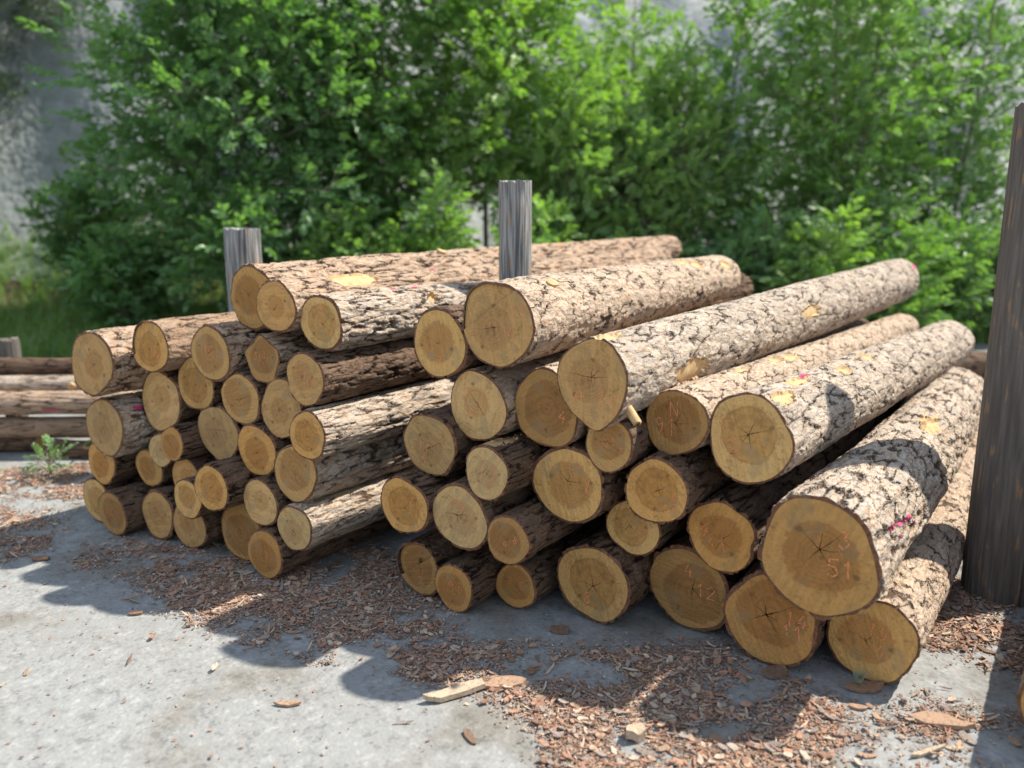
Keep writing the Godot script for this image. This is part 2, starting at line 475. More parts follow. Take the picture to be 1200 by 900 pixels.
func plant(n: String, label: String, cat: String, group: String, at: Vector3, o: Dictionary) -> Node3D:
	# o: h height, w crown half-width, stems, n branches, twigs per branch, low = lowest crown share, tone = leaf base colour, leaf, seed, lean
	var r := RandomNumberGenerator.new()
	r.seed = o.seed
	var root := thing(n, label, cat, group)
	root.position = at
	var h: float = o.h
	var wd: float = o.w
	var tr := [PackedVector3Array(), PackedVector3Array(), PackedVector2Array(), PackedInt32Array()]
	var br := [PackedVector3Array(), PackedVector3Array(), PackedVector2Array(), PackedInt32Array()]
	var spots: Array[Transform3D] = []
	var stems: int = o.stems
	var low: float = o.get("low", 0.1)
	var droop: float = o.get("droop", 0.25)
	var size: float = o.get("size", 1.0)
	for s in stems:
		var az0 := TAU * s / stems + r.randf() * 1.5
		var spread: float = (0.0 if stems == 1 else 0.55) * wd * r.randf_range(0.4, 1.0)
		var lean := Vector3(cos(az0), 0, sin(az0)) * spread
		var sh := h * (1.0 if s == 0 else r.randf_range(0.6, 0.95))
		var pts := PackedVector3Array()
		var j1 := r.randf() * 9.0
		for i in 9:
			var t := i / 8.0
			pts.append(Vector3(0, sh * t, 0) + lean * pow(t, 1.3) + Vector3(sin(t * 4.0 + j1), 0, cos(t * 3.3 + j1)) * 0.03 * h * t * 0.5 + Vector3(cos(az0), 0, sin(az0)) * (0.06 if stems > 1 else 0.0))
		tube(tr[0], tr[1], tr[2], tr[3], pts, 0.006 * sh + 0.006, 0.003, 7)
		var nb: int = o.n / stems
		for b in nb:
			var t := lerpf(low, 0.99, (b + r.randf()) / nb)
			var fi := t * 8.0
			var p0 := pts[int(fi)].lerp(pts[mini(int(fi) + 1, 8)], fi - int(fi))
			var prof: float = pow(sin(PI * clampf(lerpf(0.22, 1.0, (t - low) / (1.0 - low)), 0, 1)), 0.8) if not o.get("cone", false) else 1.02 - (t - low) / (1.0 - low)
			var bl := wd * prof * r.randf_range(0.55, 1.08) * (1.0 if stems == 1 else 0.7)
			if bl < 0.12: bl = 0.12
			var az := b * 2.399 + r.randf_range(-0.5, 0.5) + s
			var rise: float = o.get("rise", 0.5) * r.randf_range(0.5, 1.3)
			var dir := Vector3(cos(az), rise, sin(az)).normalized()
			var bp := PackedVector3Array()
			for i in 5:
				var q := i / 4.0
				bp.append(p0 + dir * bl * q - Vector3.UP * droop * bl * q * q + Vector3(r.randf_range(-1, 1), r.randf_range(-1, 1), r.randf_range(-1, 1)) * 0.03 * bl)
			tube(br[0], br[1], br[2], br[3], bp, 0.004 + 0.006 * bl, 0.002, 4)
			var tw: int = maxi(2, int(o.twigs * (0.35 + bl / wd)))
			for k in tw:
				var q := lerpf(0.18, 1.0, pow((k + r.randf()) / tw, 0.75))
				var fq := q * 4.0
				var p1 := bp[int(minf(fq, 3.99))].lerp(bp[mini(int(fq) + 1, 4)], fq - int(fq))
				var off := Vector3(r.randfn(), r.randfn() * 0.7, r.randfn()) * 0.16 * (0.4 + bl * 0.35)
				var td := (off.normalized() + dir * 0.8 + Vector3.UP * r.randf_range(-0.1, 0.35)).normalized()
				var p2 := p1 + off
				if r.randf() < 0.3: tube(br[0], br[1], br[2], br[3], PackedVector3Array([p1, (p1 + p2) * 0.5 + Vector3(0, 0.01, 0), p2]), 0.003, 0.0015, 3)
				var bas := Basis.looking_at(-td, Vector3.UP) * Basis(Vector3(0, 0, 1), r.randf_range(-0.9, 0.9))
				spots.append(Transform3D(bas.scaled(Vector3.ONE * size * r.randf_range(0.7, 1.25)), p2))
	part("trunk", mesh_of(tr[0], tr[1], tr[2], tr[3]), M.twig, root)
	if br[0].size(): part("limbs", mesh_of(br[0], br[1], br[2], br[3]), M.twig, root).set_meta("kind", "stuff")
	var mm := MultiMesh.new()
	mm.transform_format = MultiMesh.TRANSFORM_3D
	mm.use_colors = true
	mm.mesh = o.leaf
	mm.instance_count = spots.size()
	var tone: Color = o.tone
	var tone2: Color = o.get("tone2", tone)
	for i in spots.size():
		mm.set_instance_transform(i, spots[i])
		var c := tone.lerp(tone2, r.randf())
		mm.set_instance_color(i, c)
	var mi := MultiMeshInstance3D.new()
	mi.name = "crown"
	mi.set_meta("kind", "stuff")
	mi.multimesh = mm
	mi.material_override = M.leaf
	root.add_child(mi)
	return root

func on_slope(x: float, z: float) -> Vector3:
	return Vector3(x, maxf(slope_h(x, z), 0.0) - 0.03, z)

func make_trees() -> void:
	var broad := sprig_mesh(9, 0.088, 0.066, 0.22, 1)
	var mid := sprig_mesh(9, 0.070, 0.056, 0.20, 2)
	var tiny := sprig_mesh(10, 0.055, 0.046, 0.19, 3)
	var needle := sprig_mesh(16, 0.11, 0.022, 0.30, 4)
	var g1 := Color(0.155, 0.29, 0.115)
	var g1b := Color(0.25, 0.41, 0.19)
	var g2 := Color(0.255, 0.42, 0.13)
	var g2b := Color(0.37, 0.52, 0.18)
	var g3 := Color(0.255, 0.39, 0.17)
	var g4 := Color(0.165, 0.285, 0.12)
	var G := "broadleaf trees on the bank"
	plant("broadleaf_tree", "big round dense dark green tree behind the flat-topped grey post", "tree", G, on_slope(-3.35, -10.6), {h = 5.6, w = 2.1, stems = 1, n = 195, twigs = 31, low = 0.05, tone = g1, tone2 = g1b, leaf = broad, seed = 11, rise = 0.45})
	plant("broadleaf_tree", "tall mid green tree crown leaning over the gap between the two slim posts", "tree", G, on_slope(-1.75, -11.2), {h = 6.0, w = 1.6, stems = 2, n = 130, twigs = 25, low = 0.18, tone = g1, tone2 = g2, leaf = broad, seed = 12})
	plant("broadleaf_tree", "bright yellow-green tree high behind the slim round post", "tree", G, on_slope(-0.35, -11.6), {h = 6.2, w = 1.5, stems = 1, n = 130, twigs = 23, low = 0.30, tone = g2, tone2 = g2b, leaf = broad, seed = 13})
	plant("broadleaf_tree", "rounded yellow-green bush-like tree right of the pale saplings", "tree", G, on_slope(3.05, -12.2), {h = 4.6, w = 1.35, stems = 2, n = 104, twigs = 22, low = 0.12, tone = g2, tone2 = g3, leaf = mid, seed = 14})
	plant("broadleaf_tree", "large loose small-leaved green tree above the far ends of the thick logs", "tree", G, on_slope(4.5, -11.4), {h = 6.4, w = 1.9, stems = 3, n = 175, twigs = 25, low = 0.06, tone = g3, tone2 = g2, leaf = mid, seed = 15})
	plant("broadleaf_tree", "airy small-leaved green tree beside the dark thick post", "tree", G, on_slope(6.4, -12.4), {h = 6.0, w = 1.9, stems = 3, n = 143, twigs = 20, low = 0.10, tone = g3, tone2 = g4, leaf = tiny, seed = 16, size = 1.2})
	plant("broadleaf_tree", "dark green tree standing deeper behind the loose small-leaved tree", "tree", G, on_slope(5.3, -14.0), {h = 5.0, w = 1.8, stems = 2, n = 117, twigs = 20, low = 0.05, tone = g4, tone2 = g1, leaf = mid, seed = 17})
	plant("broadleaf_tree", "branch tips of a green tree reaching in beside the bare grey slope", "tree", G, on_slope(-8.5, -11.2), {h = 5.2, w = 1.15, stems = 1, n = 78, twigs = 20, low = 0.1, tone = g1b, tone2 = g3, leaf = mid, seed = 18})
	plant("broadleaf_tree", "pale feathery tree filling the gap behind the slender saplings", "tree", G, on_slope(1.7, -13.0), {h = 5.2, w = 1.5, stems = 3, n = 120, twigs = 19, low = 0.08, tone = g3, tone2 = g2b, leaf = tiny, seed = 19, size = 1.3})
	plant("broadleaf_tree", "pale green bushy tree between the yellow-green tree and the saplings", "tree", G, on_slope(0.55, -12.6), {h = 3.6, w = 1.2, stems = 3, n = 90, twigs = 17, low = 0.08, tone = g2, tone2 = g2b, leaf = mid, seed = 20})
	var S := "slender saplings with pale thin stems"
	for i in 6:
		var x: float = [0.75, 1.15, 1.55, 1.95, 2.3, 1.35][i]
		var z: float = [-10.9, -11.6, -11.0, -11.8, -11.3, -12.4][i]
		plant("sapling", "slender sapling with sparse pale yellow-green leaves on a thin upright stem", "sapling", S, on_slope(x, z), {h = 3.4 + 0.5 * sin(i * 2.1), w = 0.75, stems = 1, n = 70, twigs = 11, low = 0.12, tone = g3, tone2 = g2b, leaf = tiny, seed = 30 + i, rise = 0.75, droop = 0.15, size = 1.1})
	var U := "low shrubs at the foot of the bank"
	var sh := [[-5.9, -11.6, 2.0, 1.1, "grey-green shrub below the bare grey slope"], [-4.9, -10.3, 1.1, 0.9, "low dark shrub at the left foot of the big dense tree"], [-2.0, -10.0, 1.5, 0.8, "leafy shrub behind the long top logs near the flat-topped post"], [-1.0, -9.9, 1.9, 0.75, "bright leafy shrub just left of the slim round post"], [0.2, -10.0, 1.7, 0.75, "bright leafy shrub just right of the slim round post"], [1.4, -10.2, 1.2, 0.8, "low shrub under the pale saplings"], [2.9, -10.4, 1.6, 0.85, "leafy shrub left of the far end of the longest log"], [3.7, -9.9, 1.7, 0.6, "pale-leaved shrub with upright shoots behind the longest log"], [4.7, -10.2, 1.5, 0.85, "leafy shrub over the raised far end of the longest log"], [5.6, -10.9, 1.6, 0.9, "shrub beside the grey gravel patch near the dark post"], [6.7, -11.2, 1.5, 0.9, "low shrub behind the dark thick post"]]
	for i in sh.size():
		plant("shrub", sh[i][4], "shrub", U, on_slope(sh[i][0], sh[i][1]), {h = sh[i][2], w = sh[i][3], stems = 4, n = 72, twigs = 14, low = 0.08, tone = [g4, g1, g3, g2, g2, g3, g4, g3, g3, g4, g4][i], tone2 = [g4, g1b, g2, g2b, g2b, g2, g1b, g2b, g2, g3, g3][i], leaf = mid if i % 2 == 0 else broad, seed = 50 + i, rise = 0.9, droop = 0.1})
	var C := "dark conifers at the top of the grey slope"
	for i in 4:
		var x: float = [-9.6, -8.9, -10.6, -9.5][i]
		var z: float = [-13.9, -15.0, -14.2, -15.8][i]
		plant("conifer", "dark conifer with drooping boughs standing on the grey slope", "tree", C, on_slope(x, z), {h = 6.5, w = 1.7, stems = 1, n = 156, twigs = 17, low = 0.02, tone = Color(0.050, 0.090, 0.042), tone2 = Color(0.065, 0.110, 0.050), leaf = needle, seed = 80 + i, rise = 0.05, droop = 0.35, cone = true, size = 1.2})
	# grass along the foot of the bank
	var gt := PackedVector3Array()
	for k in 7:
		var a := k * 2.4
		var b := Vector3(cos(a), 0, sin(a)) * 0.03
		var d := Vector3(cos(a * 1.7), 0, sin(a * 1.7))
		var s := d.cross(Vector3.UP) * 0.006
		var hgt := 0.16 + 0.05 * sin(k * 3.0)
		gt.append_array([b - s, b + d * 0.03 + Vector3.UP * hgt * 0.6, b + s, b + s * 0.6 + d * 0.03 + Vector3.UP * hgt * 0.6, b + d * 0.03 + Vector3.UP * hgt * 0.6 - s * 0.6, b + d * 0.10 + Vector3.UP * hgt])
	var mm := MultiMesh.new()
	mm.transform_format = MultiMesh.TRANSFORM_3D
	mm.use_colors = true
	mm.mesh = flat_mesh(gt)
	mm.instance_count = 15000
	for i in mm.instance_count:
		var x := rng.randf_range(-9.0, 8.5)
		var z := rng.randf_range(-13.0, -8.7)
		var hh := slope_h(x, z)
		var k := rng.randf_range(0.6, 1.4) * (0.0 if hh < -0.02 else 1.0)
		if x > 3.6 and x < 6.0 and z > -10.0: k *= 0.35
		mm.set_instance_transform(i, Transform3D(Basis(Vector3.UP, rng.randf() * TAU).scaled(Vector3(1, 1, 1) * maxf(k, 0.001)), Vector3(x, maxf(hh, -0.3), z)))
		var c := Color(0.18, 0.30, 0.085).lerp(Color(0.27, 0.37, 0.12), rng.randf())
		mm.set_instance_color(i, c)
	var mi := MultiMeshInstance3D.new()
	mi.name = "grass"
	mi.multimesh = mm
	mi.material_override = M.leaf
	tag(mi, "green grass along the foot of the bank under the trees", "grass", "", "stuff")
	add_child(mi)
	# seedling at the edge of the yard, in front of the small back stack
	plant("seedling", "small pale green seedling growing before the back log stack", "plant", "", Vector3(-2.98, 0, -5.02), {h = 0.12, w = 0.10, stems = 1, n = 12, twigs = 2, low = 0.2, tone = g3, tone2 = Color(0.16, 0.27, 0.10), leaf = tiny, seed = 99, rise = 0.9, droop = 0.1, size = 0.42})
	print("plants ", Time.get_ticks_msec())

# ==================================================================== posts
func make_post(label: String, at: Vector3, r: float, h: float, m: Material, seed_: int, flat := 0.0) -> void:
	var root := thing("timber_post", label, "post", "upright posts that hold the log bays")
	root.position = at
	var ns := 64
	var nz := 28
	var v := PackedVector3Array(); var nr := PackedVector3Array(); var uv := PackedVector2Array(); var ix := PackedInt32Array()
	var rim := PackedVector3Array()
	for j in nz + 1:
		var y0 := h * j / nz
		for i in ns + 1:
			var a := TAU * i / ns
			var y := y0 + (0.02 * wob.get_noise_3d(cos(a) * 2.5 + seed_, sin(a) * 2.5, 4.0) if j == nz else 0.0)
			var g := wob.get_noise_3d(cos(a) * 9.0 + seed_, sin(a) * 9.0, y * 0.25)
			var rr := r * (1.0 + 0.03 * sin(2.0 * a + seed_) + 0.035 * g)
			for c in 3:                                   # drying checks: narrow grooves that wander a little
				var ca := seed_ * 1.3 + c * 2.2 + 0.05 * sin(y * 3.0 + c)
				var da := absf(wrapf(a - ca, -PI, PI))
				rr -= r * 0.14 * maxf(0.0, 1.0 - da / 0.07) * ss(0.0, 0.4, sin(y * 1.3 + c * 2.0) + 0.7)
			if flat > 0.0:                                # one face split off flat
				var c2 := cos(a - 2.1)
				if c2 > 0.0: rr = minf(rr, r * flat / c2)
			var p := Vector3(cos(a) * rr, y, sin(a) * rr)
			v.append(p)
			nr.append(Vector3(cos(a), 0, sin(a)))
			uv.append(Vector2(2.0 * i / ns, y * 0.9))
			if j == nz: rim.append(p)
	for j in nz:
		for i in ns:
			var q := j * (ns + 1) + i
			ix.append_array([q, q + 1, q + ns + 1, q + 1, q + ns + 2, q + ns + 1])
	# normals from the shape
	for j in nz + 1:
		for i in ns + 1:
			var q := j * (ns + 1)
			var a := v[q + posmod(i - 1, ns)]
			var b := v[q + (i + 1) % ns]
			nr[q + i] = (b - a).cross(Vector3.UP).normalized() * (-1.0 if (b - a).cross(Vector3.UP).dot(v[q + i] - Vector3(0, v[q + i].y, 0)) < 0.0 else 1.0)
	part("shaft", mesh_of(v, nr, uv, ix), m, root)
	var t := PackedVector3Array()
	var tu := PackedVector2Array()
	for i in ns:
		for p in [Vector3(0, h + 0.006, 0), rim[i], rim[i + 1]]:
			t.append(p)
			tu.append(Vector2(p.x * 4.0, p.z * 4.0))
	part("top_face", flat_mesh(t, tu), m, root)

func make_posts() -> void:
	make_post("slim round grey post with vertical cracks rising mid-pile behind the stepped log face", Vector3(0.017, 0, -4.291), 0.084, 1.81, M.timber0, 3)
	make_post("grey flat-sided post rising behind the two overlapping top logs of the left bay", Vector3(-1.735, 0, -5.293), 0.118, 1.565, M.timber0, 5, 0.62)
	make_post("thick dark brown post standing at the end of the pile beside the widest log", Vector3(2.155, 0, -3.337), 0.15, 2.06, M.timber1, 8)

# ==================================================================== logs
const SPEC := {
	1: {label = "log with clean pale oval face, outermost on the left bay's top tier", bark = 2, hero = true, kx = 0.1, scar = [[75, 1.2, 0.04, 0.1]]},
	2: {label = "log with a split dark notch across its face, second on the left bay's top tier", bark = 5, hero = true, kx = 0.1, step = [135, 0.35, 0.012], chalk = [["14", 0.3, -0.3]]},
	3: {label = "log with small orange scribble on a plain face, third on the left bay's top tier", bark = 2, hero = true, kx = 0.08, chalk = [["15", -0.2, 0.15]]},
	4: {label = "log with magenta paint dabs on its bark, below the outermost top-tier log", bark = 0, hero = true, kx = 0.1, pink = [[40, 0.12, 0.01, 0.03], [25, 0.24, 0.012, 0.035], [15, 0.33, 0.012, 0.02]]},
	5: {label = "half-hidden round log tucked under the log with magenta paint dabs", bark = 1, kx = 0.1},
	6: {label = "wide-faced log sitting below the log with the notched face", bark = 1, kx = 0.1, chalk = [["14", 0.2, -0.55]]},
	7: {label = "plain-faced log wedged below the notched log and the third top-tier log", bark = 1, kx = 0.1},
	8: {label = "thin log sticking out further than its neighbours in the left bay", bark = 1, kx = 0.08, hero = true},
	9: {label = "very thin log mostly hidden behind the thin protruding log", bark = 1, kx = 0.1},
	10: {label = "small round log just above the two lowest outer logs of the left bay", bark = 1, kx = 0.1},
	11: {label = "small shaded log set back beneath the thin protruding log", bark = 1, kx = 0.1},
	12: {label = "outermost ground log of the left bay, half hidden by its neighbour", bark = 1, kx = 0.1, chalk = [["7", -0.1, 0.2]]},
	13: {label = "ground log with orange scribble and a wood burr on its rim", bark = 1, kx = 0.1, hero = true, chalk = [["16", -0.2, 0.0]]},
	14: {label = "ground log with a wide bark rim, third from the left bay's outer edge", bark = 1, kx = 0.1, thick = 1.5, chalk = [["1", 0.1, 0.2]]},
	15: {label = "narrow-faced log partly covering the fourth ground log of the left bay", bark = 1, kx = 0.1, chalk = [["1", 0.1, 0.0]]},
	16: {label = "shaded ground log peeping out below a narrow-faced log", bark = 1, kx = 0.1},
	17: {label = "protruding log with rough bark above the empty dark gap of the left bay", bark = 1, hero = true, kx = 0.08},
	18: {label = "log with an egg-shaped face directly under the five-sided log", bark = 1, kx = 0.08, crack = [[20, 0.4], [190, 0.35], [260, 0.2]]},
	19: {label = "log with a horizontal crack across its face above the dark gap", bark = 1, kx = 0.08, crack = [[3, 0.7], [182, 0.7]], pith = [0, 0.1]},
	20: {label = "log with a dark knot and branching crack in its pale face", bark = 1, kx = 0.08, crack = [[40, 0.3], [200, 0.4], [300, 0.2]]},
	21: {label = "small log sitting on the two ground logs beside the dark gap", bark = 1, kx = 0.08},
	22: {label = "broad rough-faced ground log behind the smaller knotty ground log", bark = 1, kx = 0.1, tex = 3},
	23: {label = "knotty-barked ground log jutting out at the right end of the left bay", bark = 1, hero = true, kx = 0.08, knot = [[20, 0.1, 0.016, 0.014]], chalk = [["8", 0.1, 0.0]]},
	24: {label = "jutting log with a sunlit strip of bare pale wood along its top", bark = 0, hero = true, kx = 0.06, scar = [[80, 0.3, 0.035, 0.22, 1]], chalk = [["1", 0.2, 0.1], ["1", 0.15, -0.3]]},
	25: {label = "large top log with a plain face, left of the pair before the flat-sided post", bark = 2, hero = true, kx = 0.08, chalk = [["1", 0.3, -0.1]], knot = [[70, 1.3, 0.03, 0.02]], scar = [[60, 1.9, 0.03, 0.07], [70, 2.6, 0.02, 0.06]], flat = [[160, 0.93]]},
	26: {label = "top log overlapping the larger plain-faced one, with a yellow bare patch", bark = 2, hero = true, kx = 0.08, chalk = [["8", 0.1, 0.1]], scar = [[62, 0.42, 0.05, 0.15]], pink = [[68, 1.0, 0.008, 0.025]]},
	27: {label = "deeply furrowed top log with magenta specks and two orange scribbles", bark = 0, hero = true, thick = 1.3, kx = 0.05, chalk = [["2", 0.05, 0.5], ["4", 0.0, 0.1]], scar = [[35, 0.62, 0.025, 0.035]], pink = [[75, 0.42, 0.008, 0.025], [68, 0.55, 0.008, 0.03]]},
	28: {label = "log with a five-sided sawn face under the two overlapping top logs", bark = 2, hero = true, kx = 0.05, flat = [[60, 0.84], [130, 0.86], [205, 0.9], [-20, 0.92]], chalk = [["51", -0.35, 0.1], ["4", 0.1, 0.1]]},
	29: {label = "dark-barked shaded log lying under the deeply furrowed top log", bark = 1, hero = true, kx = 0.05, chalk = [["91", -0.2, 0.2], ["11", 0.2, -0.15]]},
	30: {label = "shaded log with a round brown face at the slim round post, below the stepped log", bark = 1, kx = 0.02, hero = true, chalk = [["1", -0.25, -0.05], ["7", 0.0, -0.5]], crack = [[45, 0.15], [200, 0.1]]},
	31: {label = "pale-faced log set back under the dark-barked shaded log", bark = 1, kx = 0.06},
	32: {label = "sunlit log with grey cracked bark jutting from the middle of the left bay", bark = 0, hero = true, kx = 0.06, chalk = [["1", -0.1, 0.3]]},
	33: {label = "log with a dark wet core on its face under the sunlit jutting log", bark = 0, hero = true, kx = 0.06},
	34: {label = "egg-shaped greyish face with rotten lower edge at the right bay's outer side", bark = 1, kx = 0.04, crack = [[20, 0.5], [205, 0.3]], chalk = [["11", -0.3, -0.05], ["4", -0.2, -0.45]], point = [[-60, 0.08]], tex = 4},
	35: {label = "log with bright pith and curved knot on its face, outermost middle tier of right bay", bark = 1, kx = 0.04, crack = [[45, 0.3], [190, 0.45], [-20, 0.2]], pith = [0.05, -0.05], chalk = [["7", 0.3, 0.2]], tex = 2},
	36: {label = "log with blue-grey stained core and a dark horizontal crack", bark = 1, kx = 0.04, crack = [[175, 0.4], [8, 0.35], [-88, 0.3]], cw = 0.012, chalk = [["91", -0.15, 0.4], ["1", 0.2, 0.2]], tex = 4},
	37: {label = "greenish ground log whose face is split by a diagonal step", bark = 1, kx = 0.04, step = [125, 0.12, 0.02], chalk = [["2", 0.1, -0.4]], tex = 3},
	38: {label = "smallest ground log of the right bay, with number 97 in orange crayon", bark = 1, kx = 0.05, hero = true, chalk = [["97", -0.1, 0.05, 0.32]]},
	39: {label = "log with stripped slit wood on its upper side, in the right bay", bark = 1, hero = true, kx = 0.02, crack = [[205, 0.3], [50, 0.28]], chalk = [["1", 0.35, 0.15], ["8", 0.1, -0.45]], scar = [[95, 0.12, 0.04, 0.11]]},
	40: {label = "small dark-barked log with reddish core jutting above a green-rimmed ground log", bark = 1, hero = true, kx = 0.05, crack = [[45, 0.3], [140, 0.35], [-90, 0.25]], chalk = [["4", -0.1, -0.15], ["8", 0.35, 0.1]], tex = 3},
	41: {label = "green-rimmed small ground log with a flake of bark hanging below", bark = 1, kx = 0.0, chalk = [["2", -0.25, 0.2], ["5", 0.3, 0.1]], tex = 3},
	42: {label = "large log with a gouged torn hole low on its face", bark = 1, kx = 0.0, crack = [[135, 0.45], [5, 0.5], [60, 0.2]], pith = [0.0, 0.1], chalk = [["1", 0.1, 0.6], ["+", 0.35, 0.55], ["1", 0.55, 0.05]], tex = 0},
	43: {label = "large ground log with a pale sapwood ring and star-shaped cracks", bark = 1, kx = -0.02, crack = [[100, 0.5], [170, 0.5], [-50, 0.55], [225, 0.4], [25, 0.3]], pith = [0.02, -0.05], chalk = [["8", -0.15, -0.4]], tex = 2},
	44: {label = "highest big log with a step line sawn across its face at the slim round post", bark = 3, hero = true, kx = 0.0, step = [125, 0.38, 0.008], crack = [[10, 0.2], [190, 0.4], [260, 0.3]], chalk = [["11", 0.45, 0.3], ["4", 0.4, -0.2]], knot = [[58, 0.27, 0.022, 0.034]], scar = [[72, 1.75, 0.03, 0.08], [55, 1.9, 0.03, 0.07], [40, 2.3, 0.04, 0.06]], tex = 4},
	45: {label = "log with a thin diagonal crack line just under the highest big log", bark = 3, hero = true, kx = 0.0, crack = [[130, 0.5], [-52, 0.6]], pith = [0.02, 0.05], chalk = [["1", -0.35, 0.35], ["31", -0.35, -0.2]], tex = 1},
	46: {label = "brown crackless log face half covered by the pointed log", bark = 3, hero = true, kx = 0.0, crack = [[30, 0.06], [200, 0.08]], chalk = [["4", 0.5, -0.15]], tex = 3},
	47: {label = "longest log, its face pointed at the bottom, with a cut branch stub beside it", bark = 4, hero = true, kx = 0.0, point = [[-82, 0.12]], crack = [[2, 0.5], [178, 0.75], [88, 0.35], [-85, 0.4], [40, 0.3]], pith = [-0.02, 0.1], chalk = [["15", 0.25, -0.4, 0.3], ["4", -0.35, -0.35, 0.3]], scar = [[80, 0.06, 0.02, 0.1], [15, 1.9, 0.03, 0.12], [-15, 0.5, 0.05, 0.14]], stub = [[-38, 0.06, 0.1, 0.018]], pink = [[40, 4.2, 0.02, 0.03]], tex = 4},
	48: {label = "small log below the branch stub of the longest log", bark = 1, kx = -0.02, crack = [[0, 0.35], [180, 0.4], [120, 0.3]], chalk = [["21", -0.05, 0.1], ["1", 0.5, -0.15]], tex = 3},
	49: {label = "log with a circled orange 91 between the longest log and the one marked 57", bark = 3, hero = true, kx = 0.0, crack = [[0, 0.5], [60, 0.5], [-50, 0.55], [180, 0.35], [115, 0.4]], pith = [0.0, 0.0], chalk = [["91", -0.5, -0.15, 0.34], ["N", -0.05, 0.4, 0.3]], scar = [[70, 1.15, 0.03, 0.08], [80, 1.0, 0.03, 0.06], [85, 0.6, 0.02, 0.08]], tex = 3},
	50: {label = "lichen-rimmed log with fine dense cracks, under the log with circled 91", bark = 1, hero = true, kx = -0.02, crack = [[30, 0.3], [205, 0.35], [115, 0.25], [-70, 0.2]], chalk = [["11", 0.3, -0.45], ["5", 0.6, -0.1]], tex = 2},
	51: {label = "small recessed log with a wide sapwood ring under the lichen-rimmed log", bark = 1, kx = -0.03, chalk = [["18", 0.25, 0.0], ["4", 0.15, -0.5]], tex = 2},
	52: {label = "large dark shaded ground log left of the mossy-rimmed one", bark = 1, kx = -0.05, crack = [[80, 0.4], [-92, 0.5], [20, 0.3], [-35, 0.6]], chalk = [["4", 0.0, 0.45], ["12", 0.3, 0.05]], tex = 3},
	53: {label = "log with a bite out of its rim nestled against the widest log", bark = 1, hero = true, kx = -0.04, crack = [[45, 0.55], [-30, 0.4], [-110, 0.45], [150, 0.3]], chalk = [["4", -0.5, 0.1, 0.27], ["11", -0.25, -0.3, 0.27]], point = [[-8, -0.1]], tex = 0},
	54: {label = "thick log marked 57 in orange crayon, its top bark scarred yellow", bark = 4, hero = true, kx = -0.05, crack = [[25, 0.6], [70, 0.5], [-80, 0.4], [-125, 0.3], [150, 0.35], [200, 0.3]], pith = [0.0, 0.1], chalk = [["5", -0.5, 0.1, 0.33], ["7", -0.32, -0.35, 0.33]], scar = [[62, 0.13, 0.03, 0.1], [82, 0.42, 0.025, 0.12], [70, 0.95, 0.03, 0.07], [78, 1.4, 0.04, 0.06]], pink = [[88, 0.55, 0.015, 0.04]], tex = 2},
	55: {label = "widest log of the pile, thick plated bark with magenta specks", bark = 0, hero = true, kx = -0.06, thick = 0.9, crack = [[45, 0.5], [85, 0.42], [140, 0.5], [2, 0.45], [-132, 0.4], [-55, 0.75]], pith = [0.03, 0.15], chalk = [["3", 0.4, 0.4, 0.2], ["51", 0.25, -0.1, 0.2]], scar = [[60, 1.5, 0.05, 0.15]], pink = [[24, 0.2, 0.008, 0.045], [14, 0.42, 0.007, 0.035], [9, 0.25, 0.008, 0.02], [5, 0.5, 0.006, 0.02], [18, 0.3, 0.006, 0.03]], tex = 0},
	56: {label = "ground log with mossy pale rim and one long diagonal crack", bark = 1, kx = -0.06, crack = [[30, 0.8], [208, 0.35], [150, 0.4], [-52, 0.5], [100, 0.4], [-20, 0.3]], pith = [-0.08, 0.08], cw = 0.011, chalk = [["14", 0.4, 0.15], ["11", 0.35, -0.15]], tex = 3},
	57: {label = "sunlit low log beside the dark thick post, with a lichen tuft at its foot", bark = 3, hero = true, kx = -0.07, crack = [[45, 0.3], [150, 0.35], [-60, 0.25]], chalk = [["15", 0.0, 0.3], ["4", 0.2, -0.2]], tex = 0},
}
